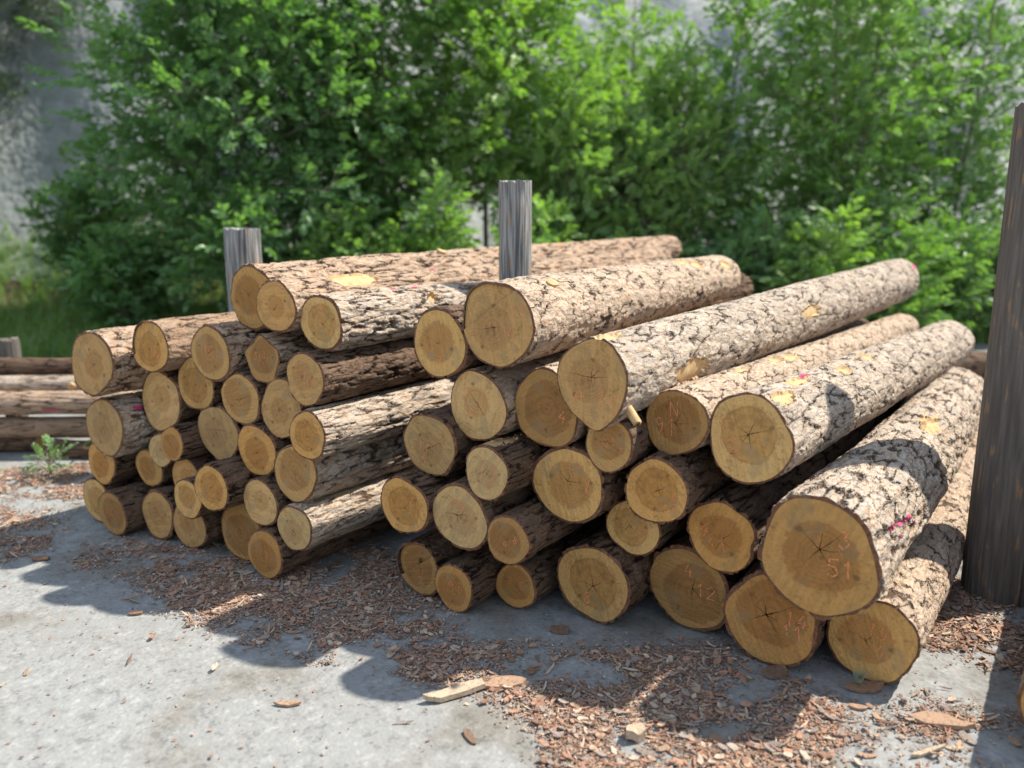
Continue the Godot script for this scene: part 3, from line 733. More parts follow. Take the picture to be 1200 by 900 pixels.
const LOGS := [
	[1, -2.096, 0.913, -3.98, -0.029, 0.913, -6.945, 0.166, 0.159],
	[2, -1.757, 1.014, -3.885, 0.595, 1.014, -7.26, 0.13, 0.125],
	[3, -1.405, 1.005, -3.73, 0.569, 1.005, -6.562, 0.133, 0.121],
	[4, -2.083, 0.577, -4.023, 0.247, 0.577, -7.367, 0.152, 0.129],
	[5, -2.18, 0.355, -4.14, -0.076, 0.355, -7.159, 0.118, 0.098],
	[6, -1.775, 0.719, -4.0, 0.357, 0.719, -7.058, 0.156, 0.138],
	[7, -1.543, 0.831, -3.874, 0.769, 0.831, -7.19, 0.134, 0.128],
	[8, -1.654, 0.55, -3.808, 0.325, 0.55, -6.647, 0.088, 0.085],
	[9, -1.766, 0.483, -3.931, 0.597, 0.483, -7.322, 0.091, 0.083],
	[10, -1.877, 0.36, -4.026, 0.167, 0.36, -6.958, 0.106, 0.09],
	[11, -1.633, 0.358, -3.885, 0.568, 0.358, -7.043, 0.1, 0.083],
	[12, -2.244, 0.129, -4.178, 0.01, 0.129, -7.412, 0.125, 0.11],
	[13, -2.079, 0.122, -3.999, -0.072, 0.122, -6.879, 0.118, 0.111],
	[14, -1.818, 0.135, -3.948, 0.555, 0.135, -7.353, 0.131, 0.127],
	[15, -1.546, 0.314, -3.679, 0.453, 0.314, -6.548, 0.099, 0.092],
	[16, -1.604, 0.131, -3.814, 0.664, 0.131, -7.067, 0.127, 0.11],
	[17, -1.388, 0.401, -3.573, 0.799, 0.401, -6.71, 0.115, 0.095],
	[18, -1.259, 0.802, -3.668, 0.797, 0.802, -6.618, 0.128, 0.111],
	[19, -1.413, 0.613, -3.775, 0.946, 0.613, -7.159, 0.143, 0.134],
	[20, -1.176, 0.576, -3.6, 0.799, 0.576, -6.435, 0.127, 0.123],
	[21, -1.154, 0.348, -3.531, 1.168, 0.348, -6.862, 0.112, 0.106],
	[22, -1.297, 0.149, -3.676, 0.82, 0.149, -6.713, 0.145, 0.126],
	[23, -1.128, 0.12, -3.476, 0.99, 0.12, -6.515, 0.116, 0.096],
	[24, -0.971, 0.268, -3.415, 1.35, 0.268, -6.745, 0.11, 0.094],
	[25, -1.215, 1.26, -3.789, 1.431, 1.38, -7.429, 0.156, 0.113],
	[26, -1.042, 1.241, -3.565, 1.212, 1.3, -6.748, 0.121, 0.109],
	[27, -0.823, 1.181, -3.471, 1.236, 1.181, -6.424, 0.126, 0.12],
	[28, -1.128, 1.0, -3.611, 1.059, 1.0, -6.749, 0.114, 0.101],
	[29, -0.889, 0.945, -3.412, 1.377, 0.945, -6.663, 0.117, 0.097],
	[30, -0.297, 1.121, -3.27, 1.705, 1.121, -6.141, 0.143, 0.121],
	[31, -1.033, 0.785, -3.539, 1.34, 0.785, -6.943, 0.138, 0.125],
	[32, -0.878, 0.708, -3.362, 1.129, 0.708, -6.24, 0.109, 0.105],
	[33, -0.967, 0.508, -3.466, 1.287, 0.508, -6.701, 0.136, 0.131],
	[34, -0.347, 0.694, -3.269, 1.853, 0.694, -6.425, 0.138, 0.124],
	[35, -0.453, 0.439, -3.227, 1.591, 0.439, -6.161, 0.13, 0.109],
	[36, -0.213, 0.434, -3.107, 2.15, 0.434, -6.497, 0.142, 0.119],
	[37, -0.409, 0.127, -3.302, 1.57, 0.127, -6.141, 0.123, 0.11],
	[38, -0.245, 0.107, -3.153, 2.067, 0.107, -6.47, 0.103, 0.099],
	[39, -0.101, 0.642, -3.039, 2.03, 0.642, -6.096, 0.109, 0.105],
	[40, -0.018, 0.389, -2.977, 2.087, 0.389, -5.997, 0.103, 0.094],
	[41, 0.013, 0.107, -3.173, 2.343, 0.107, -6.516, 0.103, 0.087],
	[42, 0.218, 0.595, -3.039, 2.192, 0.595, -5.871, 0.163, 0.136],
	[43, 0.325, 0.173, -3.053, 2.678, 0.173, -6.43, 0.169, 0.149],
	[44, -0.059, 1.221, -3.093, 1.311, 1.265, -5.186, 0.167, 0.142],
	[45, -0.141, 0.876, -3.198, 2.033, 0.876, -6.317, 0.145, 0.141],
	[46, 0.13, 0.893, -3.075, 2.267, 1.016, -6.156, 0.154, 0.154],
	[47, 0.286, 1.046, -2.84, 2.914, 1.178, -6.188, 0.155, 0.161],
	[48, 0.36, 0.787, -2.928, 2.732, 0.787, -6.331, 0.105, 0.087],
	[49, 0.603, 0.877, -2.912, 2.857, 0.841, -5.912, 0.127, 0.115],
	[50, 0.532, 0.626, -2.864, 2.775, 0.626, -6.081, 0.131, 0.123],
	[51, 0.477, 0.424, -3.032, 2.69, 0.424, -6.208, 0.118, 0.114],
	[52, 0.697, 0.181, -2.993, 2.731, 0.181, -5.912, 0.177, 0.165],
	[53, 0.78, 0.457, -2.848, 3.147, 0.457, -6.244, 0.139, 0.12],
	[54, 0.826, 0.861, -2.742, 3.183, 0.745, -5.853, 0.159, 0.164],
	[55, 1.007, 0.518, -2.513, 2.915, 0.486, -5.205, 0.208, 0.191],
	[56, 0.941, 0.183, -2.733, 3.085, 0.183, -5.809, 0.179, 0.166],
	[57, 1.265, 0.16, -2.623, 3.095, 0.16, -5.249, 0.156, 0.152],
]
const GLYPH := {
	"0": [[0.5, 1.5, 0.1, 1.1, 0.1, 0.4, 0.5, 0, 0.9, 0.4, 0.9, 1.1, 0.5, 1.5]],
	"1": [[0.2, 1.1, 0.55, 1.5, 0.5, 0.7, 0.55, 0]],
	"2": [[0.1, 1.2, 0.5, 1.5, 0.9, 1.1, 0.5, 0.5, 0.1, 0.05, 0.95, 0.1]],
	"3": [[0.1, 1.4, 0.7, 1.45, 0.45, 0.85, 0.9, 0.5, 0.5, 0.0, 0.1, 0.2]],
	"4": [[0.6, 1.5, 0.1, 0.6, 0.95, 0.65], [0.7, 1.0, 0.65, 0]],
	"5": [[0.9, 1.5, 0.25, 1.45, 0.2, 0.85, 0.7, 0.85, 0.85, 0.35, 0.5, 0.0, 0.1, 0.15]],
	"6": [[0.8, 1.5, 0.25, 0.9, 0.15, 0.3, 0.5, 0, 0.85, 0.35, 0.55, 0.7, 0.2, 0.5]],
	"7": [[0.05, 1.4, 0.9, 1.45, 0.5, 0.7, 0.4, 0], [0.25, 0.75, 0.75, 0.8]],
	"8": [[0.55, 0.8, 0.15, 1.15, 0.5, 1.5, 0.85, 1.15, 0.5, 0.8, 0.1, 0.4, 0.5, 0, 0.9, 0.4, 0.55, 0.8]],
	"9": [[0.85, 1.1, 0.5, 1.5, 0.15, 1.15, 0.45, 0.8, 0.85, 1.1, 0.75, 0.5, 0.5, 0]],
	"+": [[0.1, 0.8, 0.9, 0.85], [0.5, 1.3, 0.5, 0.3]],
	"N": [[0.1, 0, 0.15, 1.5, 0.8, 0.1, 0.9, 1.5]],
}

func outline(th: float, R: float, sp: Dictionary, sd: float) -> float:
	var k := 1.0 + 0.030 * sin(2.0 * th + sd) + 0.022 * sin(3.0 * th + sd * 1.7) + 0.012 * sin(5.0 * th + sd * 2.3)
	for d in sp.get("flat", []):                          # [direction in degrees, distance share]: a side hewn flat
		var c := cos(th - deg_to_rad(d[0]))
		if c > 0.05: k = minf(k, d[1] / c)
	for d in sp.get("point", []):                         # a corner that sticks out
		k += d[1] * exp(-pow(wrapf(th - deg_to_rad(d[0]), -PI, PI) / 0.28, 2.0))
	return R * k

func build_log(P: Vector3, Q: Vector3, r0: float, r1: float, root: Node3D, sp: Dictionary, sd: int) -> void:
	var L := P.distance_to(Q)
	var zx := (P - Q) / L
	var xx := Vector3.UP.cross(zx).normalized()
	root.transform = Transform3D(Basis(xx, zx.cross(xx), zx), P)
	var r := RandomNumberGenerator.new()
	r.seed = 1000 + sd
	var bk: int = sp.get("bark", 1)
	var hf: PackedFloat32Array = hA if bk < 3 else hB
	var thick: float = (0.125 if bk < 3 else 0.085) * r0 * sp.get("thick", 1.0)
	var hero: bool = sp.get("hero", false)
	var nt := 128 if hero else 72
	var nd := 250 if hero else 80
	var sdf := sd * 0.77
	var kx: float = sp.get("kx", 0.05 + r.randf_range(-0.05, 0.05))
	var ky: float = sp.get("ky", r.randf_range(-0.06, 0.06))
	var uo := r.randf()
	var vo := r.randf()
	var vs := r.randf_range(1.1, 1.75)
	var bow: Vector2 = Vector2(r.randf_range(-1, 1), r.randf_range(-0.6, 0.6)) * sp.get("bow", 0.022)
	var scars: Array = sp.get("scar", [])
	var v := PackedVector3Array(); var nr := PackedVector3Array(); var uv := PackedVector2Array(); var ix := PackedInt32Array()
	v.resize((nt + 1) * (nd + 1)); nr.resize(v.size()); uv.resize(v.size())
	var cs := PackedFloat32Array(); var sn := PackedFloat32Array(); var shp := PackedFloat32Array()
	for i in nt + 1:
		var a := -PI / 2 + TAU * i / nt
		cs.append(cos(a)); sn.append(sin(a)); shp.append(outline(a, 1.0, sp, sdf))
	var rimw := PackedVector3Array()
	var rimo := PackedVector3Array()
	var round_i := ss(0.0, 1.0, 1.0)
	for j in nd + 1:
		var t := float(j) / nd
		var d := L * (exp(1.7 * t) - 1.0) / (exp(1.7) - 1.0)
		if not hero: d = L * (exp(2.6 * t) - 1.0) / (exp(2.6) - 1.0)
		var rad := lerpf(r0, r1, d / L)
		var bo := bow * sin(PI * d / L)
		var fade := maxf(0.0, 1.0 - d / 0.3)
		var fs := fade * fade
		var y0 := fposmod(d / vs + vo, 1.0) * HN
		var j0 := int(y0) % HN
		var j1 := (j0 + 1) % HN
		var fy := y0 - int(y0)
		for i in nt + 1:
			var x0 := fposmod(float(i % nt) / nt + uo, 1.0) * HN
			var i0 := int(x0) % HN
			var i1 := (i0 + 1) % HN
			var fx := x0 - int(x0)
			var h := lerpf(lerpf(hf[j0 * HN + i0], hf[j0 * HN + i1], fx), lerpf(hf[j1 * HN + i0], hf[j1 * HN + i1], fx), fy)
			var wv := wob.get_noise_3d(cs[i] * 0.8 + sdf, sn[i] * 0.8, d * 1.4)
			var rw: float = rad * (lerpf(shp[i], 1.0 + (shp[i] - 1.0) * 0.45, 1.0 - fade) + 0.05 * wv) - thick * 0.6
			for s in scars:
				var da: float = wrapf(-PI / 2 + TAU * i / nt - deg_to_rad(s[0]), -PI, PI) * rad / s[2]
				var dd: float = (d - s[1]) / s[3]
				var q: float = da * da + dd * dd + 0.9 * wob.get_noise_3d(da * 2.0, dd * 2.0, s[1] * 9.0)
				if q < 1.0: h = minf(h, -0.12)
			var rr: float = rw + thick * h
			var x: float = cs[i] * rr
			var y: float = sn[i] * rr
			var k := j * (nt + 1) + i
			v[k] = Vector3(x + bo.x, y + bo.y, -d - (kx * x + ky * y) * fs - (0.004 if j == 0 else 0.0))
			uv[k] = Vector2(float(i) / nt + uo, d / vs + vo)
			if j == 0:
				rimw.append(Vector3(cs[i] * rw, sn[i] * rw, -(kx * cs[i] + ky * sn[i]) * rw))
				rimo.append(v[k])
	for j in nd + 1:
		var ja := maxi(j - 1, 0) * (nt + 1)
		var jb := mini(j + 1, nd) * (nt + 1)
		var jc := j * (nt + 1)
		for i in nt + 1:
			var e := v[jc + (i + 1) % nt] - v[jc + posmod(i - 1, nt)]
			nr[jc + i] = e.cross(v[jb + i] - v[ja + i]).normalized() * -1.0
	ix.resize(nt * nd * 6)
	var w := 0
	for j in nd:
		for i in nt:
			var q := j * (nt + 1) + i
			ix[w] = q; ix[w + 1] = q + 1; ix[w + 2] = q + nt + 1
			ix[w + 3] = q + 1; ix[w + 4] = q + nt + 2; ix[w + 5] = q + nt + 1
			w += 6
	var bark := part("bark", mesh_of(v, nr, uv, ix), M.bark[bk], root)
	# ring where the bark was sawn through
	var rt := PackedVector3Array()
	for i in nt:
		rt.append_array([rimw[i], rimo[i], rimw[i + 1], rimw[i + 1], rimo[i], rimo[i + 1]])
	part("bark_edge", flat_mesh(rt), M.rim, bark)
	# far end
	var bt := PackedVector3Array()
	var c2 := Vector3(0, 0, -L - 0.003)
	for i in nt: bt.append_array([c2, v[nd * (nt + 1) + i + 1], v[nd * (nt + 1) + i]])
	part("far_cut_face", flat_mesh(bt), M.face[(sd % 5) * 3], root)
	# cut face with real drying cracks
	var face_rim := PackedVector2Array()
	for i in nt: face_rim.append(Vector2(rimw[i].x, rimw[i].y))
	cut_face(face_rim, r0, kx, ky, sp, r, root, sd)
	for s in scars: scar_patch(s, v, nt, nd, L, hero, bark, M.bare if s.size() > 4 and s[4] == 1 else M.scar, 0.0015, r, "bare_wood")
	for s in sp.get("pink", []): scar_patch(s, v, nt, nd, L, hero, bark, M.pink, 0.003, r, "paint_mark")
	for s in sp.get("knot", []): knot(s, r0, thick, bark)
	for s in sp.get("stub", []):
		var a := deg_to_rad(s[0])
		var o := Vector3(cos(a), sin(a), 0)
		var dirs := (o + Vector3(0, 0, 0.35)).normalized()
		var a0 := o * r0 * 0.8 + Vector3(0, 0, -s[1])
		var tv := [PackedVector3Array(), PackedVector3Array(), PackedVector2Array(), PackedInt32Array()]
		tube(tv[0], tv[1], tv[2], tv[3], PackedVector3Array([a0, a0 + dirs * s[2] * 0.6, a0 + dirs * s[2]]), s[3], s[3] * 0.9, 6)
		var e: PackedVector3Array = tv[0]
		var b0 := e.size() - 6
		for k in range(1, 5): tv[3].append_array([b0, b0 + k, b0 + k + 1])
		part("branch_stub", mesh_of(tv[0], tv[1], tv[2], tv[3]), M.scar, root)

func knot(s: Array, r0: float, thick: float, parent: Node) -> void:
	# sawn branch scar: a low oval boss
	var a := deg_to_rad(s[0])
	var o := Vector3(cos(a), sin(a), 0)
	var tg := Vector3(-sin(a), cos(a), 0)
	var c := o * (r0 * 1.0) + Vector3(0, 0, -s[1])
	var t := PackedVector3Array()
	for k in 16:
		var p := TAU * k / 16
		var q := TAU * (k + 1) / 16
		var p0: Vector3 = c + tg * cos(p) * s[2] + Vector3(0, 0, sin(p) * s[3]) + o * 0.004
		var p1: Vector3 = c + tg * cos(q) * s[2] + Vector3(0, 0, sin(q) * s[3]) + o * 0.004
		t.append_array([c + o * 0.007, p1, p0, p0, p1, p1 - o * 0.03, p0, p1 - o * 0.03, p0 - o * 0.03])
	part("knot", flat_mesh(t), M.scar, parent)

func scar_patch(s: Array, v: PackedVector3Array, nt: int, nd: int, L: float, hero: bool, parent: Node, m: Material, lift: float, r: RandomNumberGenerator, n: String) -> void:
	# picks the log's own surface inside a ragged ellipse and lays the patch just proud of it
	var t := PackedVector3Array()
	for j in nd:
		for i in nt:
			var q := j * (nt + 1) + i
			var p := v[q]
			var a := atan2(p.y, p.x)
			var rad := Vector2(p.x, p.y).length()
			var da: float = wrapf(a - deg_to_rad(s[0]), -PI, PI) * rad / s[2]
			var dd: float = (-p.z - s[1]) / s[3]
			if absf(da) > 1.5 or absf(dd) > 1.5: continue
			if da * da + dd * dd + 0.9 * wob.get_noise_3d(da * 2.0, dd * 2.0, s[1] * 9.0) < 1.0:
				var k := []
				for e in [q, q + nt + 1, q + 1, q + nt + 2]:
					k.append(v[e] + Vector3(v[e].x, v[e].y, 0).normalized() * lift)
				t.append_array([k[0], k[1], k[2], k[2], k[1], k[3]])
	if t.size(): part(n, flat_mesh(t), m, parent)

func rim_hit(rim: PackedVector2Array, p: Vector2, d: Vector2) -> Array:
	for i in rim.size():
		var a := rim[i]
		var b := rim[(i + 1) % rim.size()]
		var hit: Variant = Geometry2D.segment_intersects_segment(p, p + d * 2.0, a, b)
		if hit != null: return [hit, i]
	return [p + d, 0]

func cut_face(rim: PackedVector2Array, R: float, kx: float, ky: float, sp: Dictionary, r: RandomNumberGenerator, root: Node3D, sd: int) -> void:
	var z := func(p: Vector2) -> float: return -(kx * p.x + ky * p.y)
	var pith := Vector2(sp.get("pith", [r.randf_range(-0.12, 0.12), r.randf_range(-0.12, 0.12)])[0], sp.get("pith", [0, r.randf_range(-0.12, 0.12)])[1]) * R
	var arms: Array = sp.get("crack", [])
	if arms.is_empty():
		var a0 := r.randf() * 360.0
		arms = [[a0, r.randf_range(0.15, 0.5)], [a0 + r.randf_range(100, 175), r.randf_range(0.12, 0.4)]]
		if r.randf() < 0.5: arms.append([a0 + r.randf_range(200, 300), r.randf_range(0.1, 0.35)])
	for a in arms: a = a
	var list := []
	for a in arms: list.append([fposmod(a[0], 360.0), a[1]])
	list.sort_custom(func(p, q): return p[0] < q[0])
	var cracks := []
	var w0: float = R * sp.get("cw", 0.0075)
	for a in list:
		var d := Vector2.from_angle(deg_to_rad(a[0]))
		var nn := d.orthogonal() * -1.0                   # to the left of d
		var n := 6
		var lp := PackedVector2Array()
		var rp := PackedVector2Array()
		var tip := Vector2.ZERO
		var bend := r.randf_range(-0.06, 0.06) * R
		for i in range(1, n + 1):
			var t := float(i) / n
			var c: Vector2 = pith + d * a[1] * R * t + nn * (bend * t * t + r.randf_range(-1, 1) * 0.010 * R)
			if i == n: tip = c
			else:
				var hw: float = w0 * (1.0 - t) * r.randf_range(0.6, 1.1) + 0.0002
				lp.append(c + nn * hw)
				rp.append(c - nn * hw)
		cracks.append({d = d, l = lp, r = rp, tip = tip, hit = rim_hit(rim, tip, d)})
	var step: Array = sp.get("step", [])                  # [direction deg, offset share, depth]
	var t3 := PackedVector3Array()
	var u2 := PackedVector2Array()
	var rot := r.randf() * TAU if not sp.has("pith") else r.randf_range(-0.5, 0.5)
	var halves := [[PackedVector2Array(), 0.0]]
	if step.size():
		var sdv := Vector2.from_angle(deg_to_rad(step[0]))
		var o: Vector2 = sdv * step[1] * R
		var e := sdv.orthogonal()
		halves = [[PackedVector2Array([o + e * 2.0, o - e * 2.0, o - e * 2.0 + sdv * 2.0, o + e * 2.0 + sdv * 2.0]), step[2]], [PackedVector2Array([o + e * 2.0, o - e * 2.0, o - e * 2.0 - sdv * 2.0, o + e * 2.0 - sdv * 2.0]), 0.0]]
	var K := cracks.size()
	for k in K:
		var c0: Dictionary = cracks[k]
		var c1: Dictionary = cracks[(k + 1) % K]
		var a0: float = list[k][0]
		var a1: float = list[(k + 1) % K][0]
		var half := deg_to_rad(fposmod(a1 - a0, 360.0) * 0.5)
		var poly := PackedVector2Array()
		poly.append(pith + Vector2.from_angle(deg_to_rad(a0) + half) * minf(w0 / maxf(0.3, sin(half)), w0 * 2.0))
		poly.append_array(c0.l)
		poly.append(c0.tip)
		poly.append(c0.hit[0])
		var i0: int = (c0.hit[1] + 1) % rim.size()
		var i1: int = c1.hit[1]
		var guard := 0
		while guard < rim.size():
			if guard == 0 and c0.hit[1] == i1 and half < 1.5: break
			poly.append(rim[i0])
			if i0 == i1: break
			i0 = (i0 + 1) % rim.size()
			guard += 1
		poly.append(c1.hit[0])
		poly.append(c1.tip)
		var rr: PackedVector2Array = c1.r.duplicate()
		rr.reverse()
		poly.append_array(rr)
		for hv in halves:
			var pieces: Array = [poly] if step.is_empty() else Geometry2D.intersect_polygons(poly, hv[0])
			for pc in pieces:
				var tr := Geometry2D.triangulate_polygon(pc)
				for q in range(0, tr.size(), 3):
					var a: Vector2 = pc[tr[q]]; var b: Vector2 = pc[tr[q + 1]]; var c: Vector2 = pc[tr[q + 2]]
					if (b - a).cross(c - a) > 0.0:
						var s := b; b = c; c = s
					for p in [a, b, c]:
						t3.append(Vector3(p.x, p.y, z.call(p) - hv[1]))
						u2.append((p - pith * 0.5).rotated(rot) / (2.1 * R) + Vector2(0.5, 0.5))
	var fo := part("cut_face", face_mesh(t3, u2), M.face[sp.get("tex", sd % 5) * 3 + (sd * 7) % 3], root)
	if step.size():
		var sdv := Vector2.from_angle(deg_to_rad(step[0]))
		var o: Vector2 = sdv * step[1] * R
		var e := sdv.orthogonal()
		var pa: Vector2 = rim_hit(rim, o, e)[0]
		var pb: Vector2 = rim_hit(rim, o, -e)[0]
		var A := Vector3(pa.x, pa.y, z.call(pa)); var B := Vector3(pb.x, pb.y, z.call(pb))
		var dz := Vector3(0, 0, -step[2])
		part("felling_step", flat_mesh(PackedVector3Array([A, B, A + dz, A + dz, B, B + dz])), M.crack, fo)
	var ct := PackedVector3Array()
	for c in cracks:
		for side in [c.l, c.r]:
			var pts: PackedVector2Array = PackedVector2Array([pith]) + side + PackedVector2Array([c.tip])
			for i in range(1, pts.size() - 1):
				var A := Vector3(pts[i].x, pts[i].y, z.call(pts[i]) - 0.0003)
				var B := Vector3(pts[i + 1].x, pts[i + 1].y, z.call(pts[i + 1]) - 0.0003)
				var dz := Vector3(0, 0, -0.035)
				ct.append_array([A, B, A + dz, A + dz, B, B + dz])
	part("drying_crack", flat_mesh(ct), M.crack, fo)
	# crayon numbers
	var wt := PackedVector3Array()
	for tx in sp.get("chalk", []):
		var sz: float = (tx[3] if tx.size() > 3 else 0.21) * R
		var tilt := r.randf_range(-0.35, 0.25)
		var x := 0.0
		for ch in str(tx[0]):
			for st in GLYPH.get(ch, []):
				for i in range(0, st.size() - 2, 2):
					var a := (Vector2(st[i] + x - 0.5, st[i + 1] - 0.75) * sz + Vector2(r.randf_range(-1, 1), r.randf_range(-1, 1)) * sz * 0.05).rotated(tilt) + Vector2(tx[1], tx[2]) * R
					var b := (Vector2(st[i + 2] + x - 0.5, st[i + 3] - 0.75) * sz).rotated(tilt) + Vector2(tx[1], tx[2]) * R
					var n := 4
					for k in n:                           # waxy line that skips over the saw marks
						if r.randf() < 0.14: continue
						var p := a.lerp(b, float(k) / n)
						var q := a.lerp(b, (k + 1.0) / n)
						var hw := (q - p).orthogonal().normalized() * R * r.randf_range(0.006, 0.016)
						var c := [p - hw, p + hw, q + hw, q - hw]
						var c3 := []
						for e in c: c3.append(Vector3(e.x, e.y, z.call(e) + 0.0012))
						wt.append_array([c3[0], c3[1], c3[2], c3[0], c3[2], c3[3]])
			x += 1.15
	if wt.size(): part("crayon_mark", flat_mesh(wt), M.chalk, fo)

func face_mesh(t: PackedVector3Array, uv: PackedVector2Array) -> ArrayMesh:
	return flat_mesh(t, uv)

func make_logs() -> void:
	for row in LOGS:
		var sp: Dictionary = SPEC.get(row[0], {})
		var label: String = sp.label
		var root := thing("pine_log", label, "log", "pine logs of the big pile")
		build_log(Vector3(row[1], row[2], row[3]), Vector3(row[4], row[5], row[6]), row[7], row[8], root, sp, row[0])
	print("logs ", Time.get_ticks_msec())

func make_side_stacks() -> void:
	# neighbouring pile to the right of the dark post; its shadow crosses the asphalt
	var nb := [[0.17, 0.185, 2.72, 0.18, "red-brown log lying on the ground right of the dark thick post"], [0.60, 0.20, 2.80, 0.19, "log of the neighbouring pile lying second from the dark post"], [0.37, 0.522, 2.76, 0.185, "log resting on two ground logs of the neighbouring pile"], [1.03, 0.20, 2.75, 0.20, "log of the neighbouring pile lying third from the dark post"], [0.80, 0.555, 2.7, 0.19, "upper log of the neighbouring pile beside the resting log"], [0.58, 0.86, 2.78, 0.175, "topmost log of the neighbouring pile"]]
	for i in nb.size():
		var q: Array = nb[i]
		var P: Vector3 = BX * q[0] + AX * q[2] + Vector3(0, q[1], 0)
		var root := thing("pine_log", q[4], "log", "logs of the neighbouring pile")
		build_log(P, P + AX * 3.7, q[3], q[3] * 0.93, root, {bark = 5 if i == 0 else 2, hero = i == 0}, 70 + i)
	# low stack across the back of the yard at the left
	var bs := [[0.085, -5.46, 0.085, -5.6, -2.35, 1, "dark grey log at the bottom of the back stack, its end showing"], [0.0, -5.52, 0.0, -6.3, -2.3, 5, "pale straight log on the second tier of the back stack"], [0.0, -5.56, 0.0, -6.4, -2.2, 2, "thickest log of the back stack with a large yellow bare patch"], [0.0, -5.66, 0.0, -6.2, -2.25, 0, "grey-brown log with a round orange knot near the top of the back stack"], [0.0, -5.74, 0.0, -6.4, -2.3, 1, "dark brown log topping the back stack"]]
	var rad := [0.068, 0.08, 0.088, 0.066, 0.062]
	var y := 0.0
	var pz := 0.0
	for i in bs.size():
		var q: Array = bs[i]
		var z: float = q[1]
		if i == 0: y = rad[0] + 0.002
		else: y += sqrt(maxf(0.0, pow(rad[i] + rad[i - 1] + 0.002, 2.0) - pow(z - pz, 2.0)))
		pz = z
		var root := thing("pine_log", q[6], "log", "logs of the back stack")
		var sp := {bark = q[5], bow = 0.05}
		if i == 2: sp.scar = [[112.0, 2.95, 0.045, 0.13]]
		if i == 3: sp.knot = [[-20.0, 3.1, 0.03, 0.03]]
		if i == 2: sp.pink = [[-20.0, 3.2, 0.02, 0.05]]
		var x0: float = -3.23 if i == 0 else q[3]
		build_log(Vector3(x0, y, z), Vector3(q[4], y, z), rad[i], rad[i] * 0.95, root, sp, 90 + i)
	var lo2 := thing("pine_log", "dark log on the ground at the open end of the back stack", "log", "logs of the back stack")
	build_log(Vector3(-6.4, 0.075, -5.62), Vector3(-3.36, 0.075, -5.60), 0.072, 0.07, lo2, {bark = 1, bow = 0.02}, 96)
	for i in 2:
		make_post(["short dark post standing behind the back log stack", "dark post behind the back log stack, hidden by the big pile"][i], Vector3([-3.72, -2.55][i], 0, -5.93), 0.075, 0.76, M.timber1, 20 + i)
	var rl := thing("grey_log", "weathered grey log lying across behind the back stack", "log")
	build_log(Vector3(-4.6, 0.12, -7.3), Vector3(-1.6, 0.12, -7.3), 0.115, 0.11, rl, {bark = 1}, 97)
	var rr := thing("grey_log", "weathered grey log lying across the yard behind the dark thick post", "log")
	build_log(Vector3(3.6, 0.165, -8.0), Vector3(7.4, 0.165, -8.25), 0.16, 0.15, rr, {bark = 1}, 98)

# ==================================================================== litter
func chip_mesh(seed_: int, ln: float, wd: float, th: float) -> ArrayMesh:
	# a flake of bark: ragged outline, bowed across, a few millimetres thick
	var r := RandomNumberGenerator.new()
	r.seed = seed_
	var n := 9
	var top := PackedVector3Array()
	for i in n:
		var a := TAU * i / n
		var k := r.randf_range(0.72, 1.12)
		var x := cos(a) * ln * 0.5 * k
		var z := sin(a) * wd * 0.5 * k
		top.append(Vector3(x, th + 0.07 * ln * pow(x / ln * 2.0, 2.0) * r.randf_range(0.3, 1.0) + r.randf() * th * 0.5, z))
	var c := Vector3(0, th * 1.25, 0)
	var t := PackedVector3Array()
	for i in n:
		var a := top[i]
		var b := top[(i + 1) % n]
		var dn := Vector3(0, -th, 0)
		t.append_array([c, b, a, a, b, b + dn, a, b + dn, a + dn, c + dn, a + dn, b + dn])
	return flat_mesh(t)

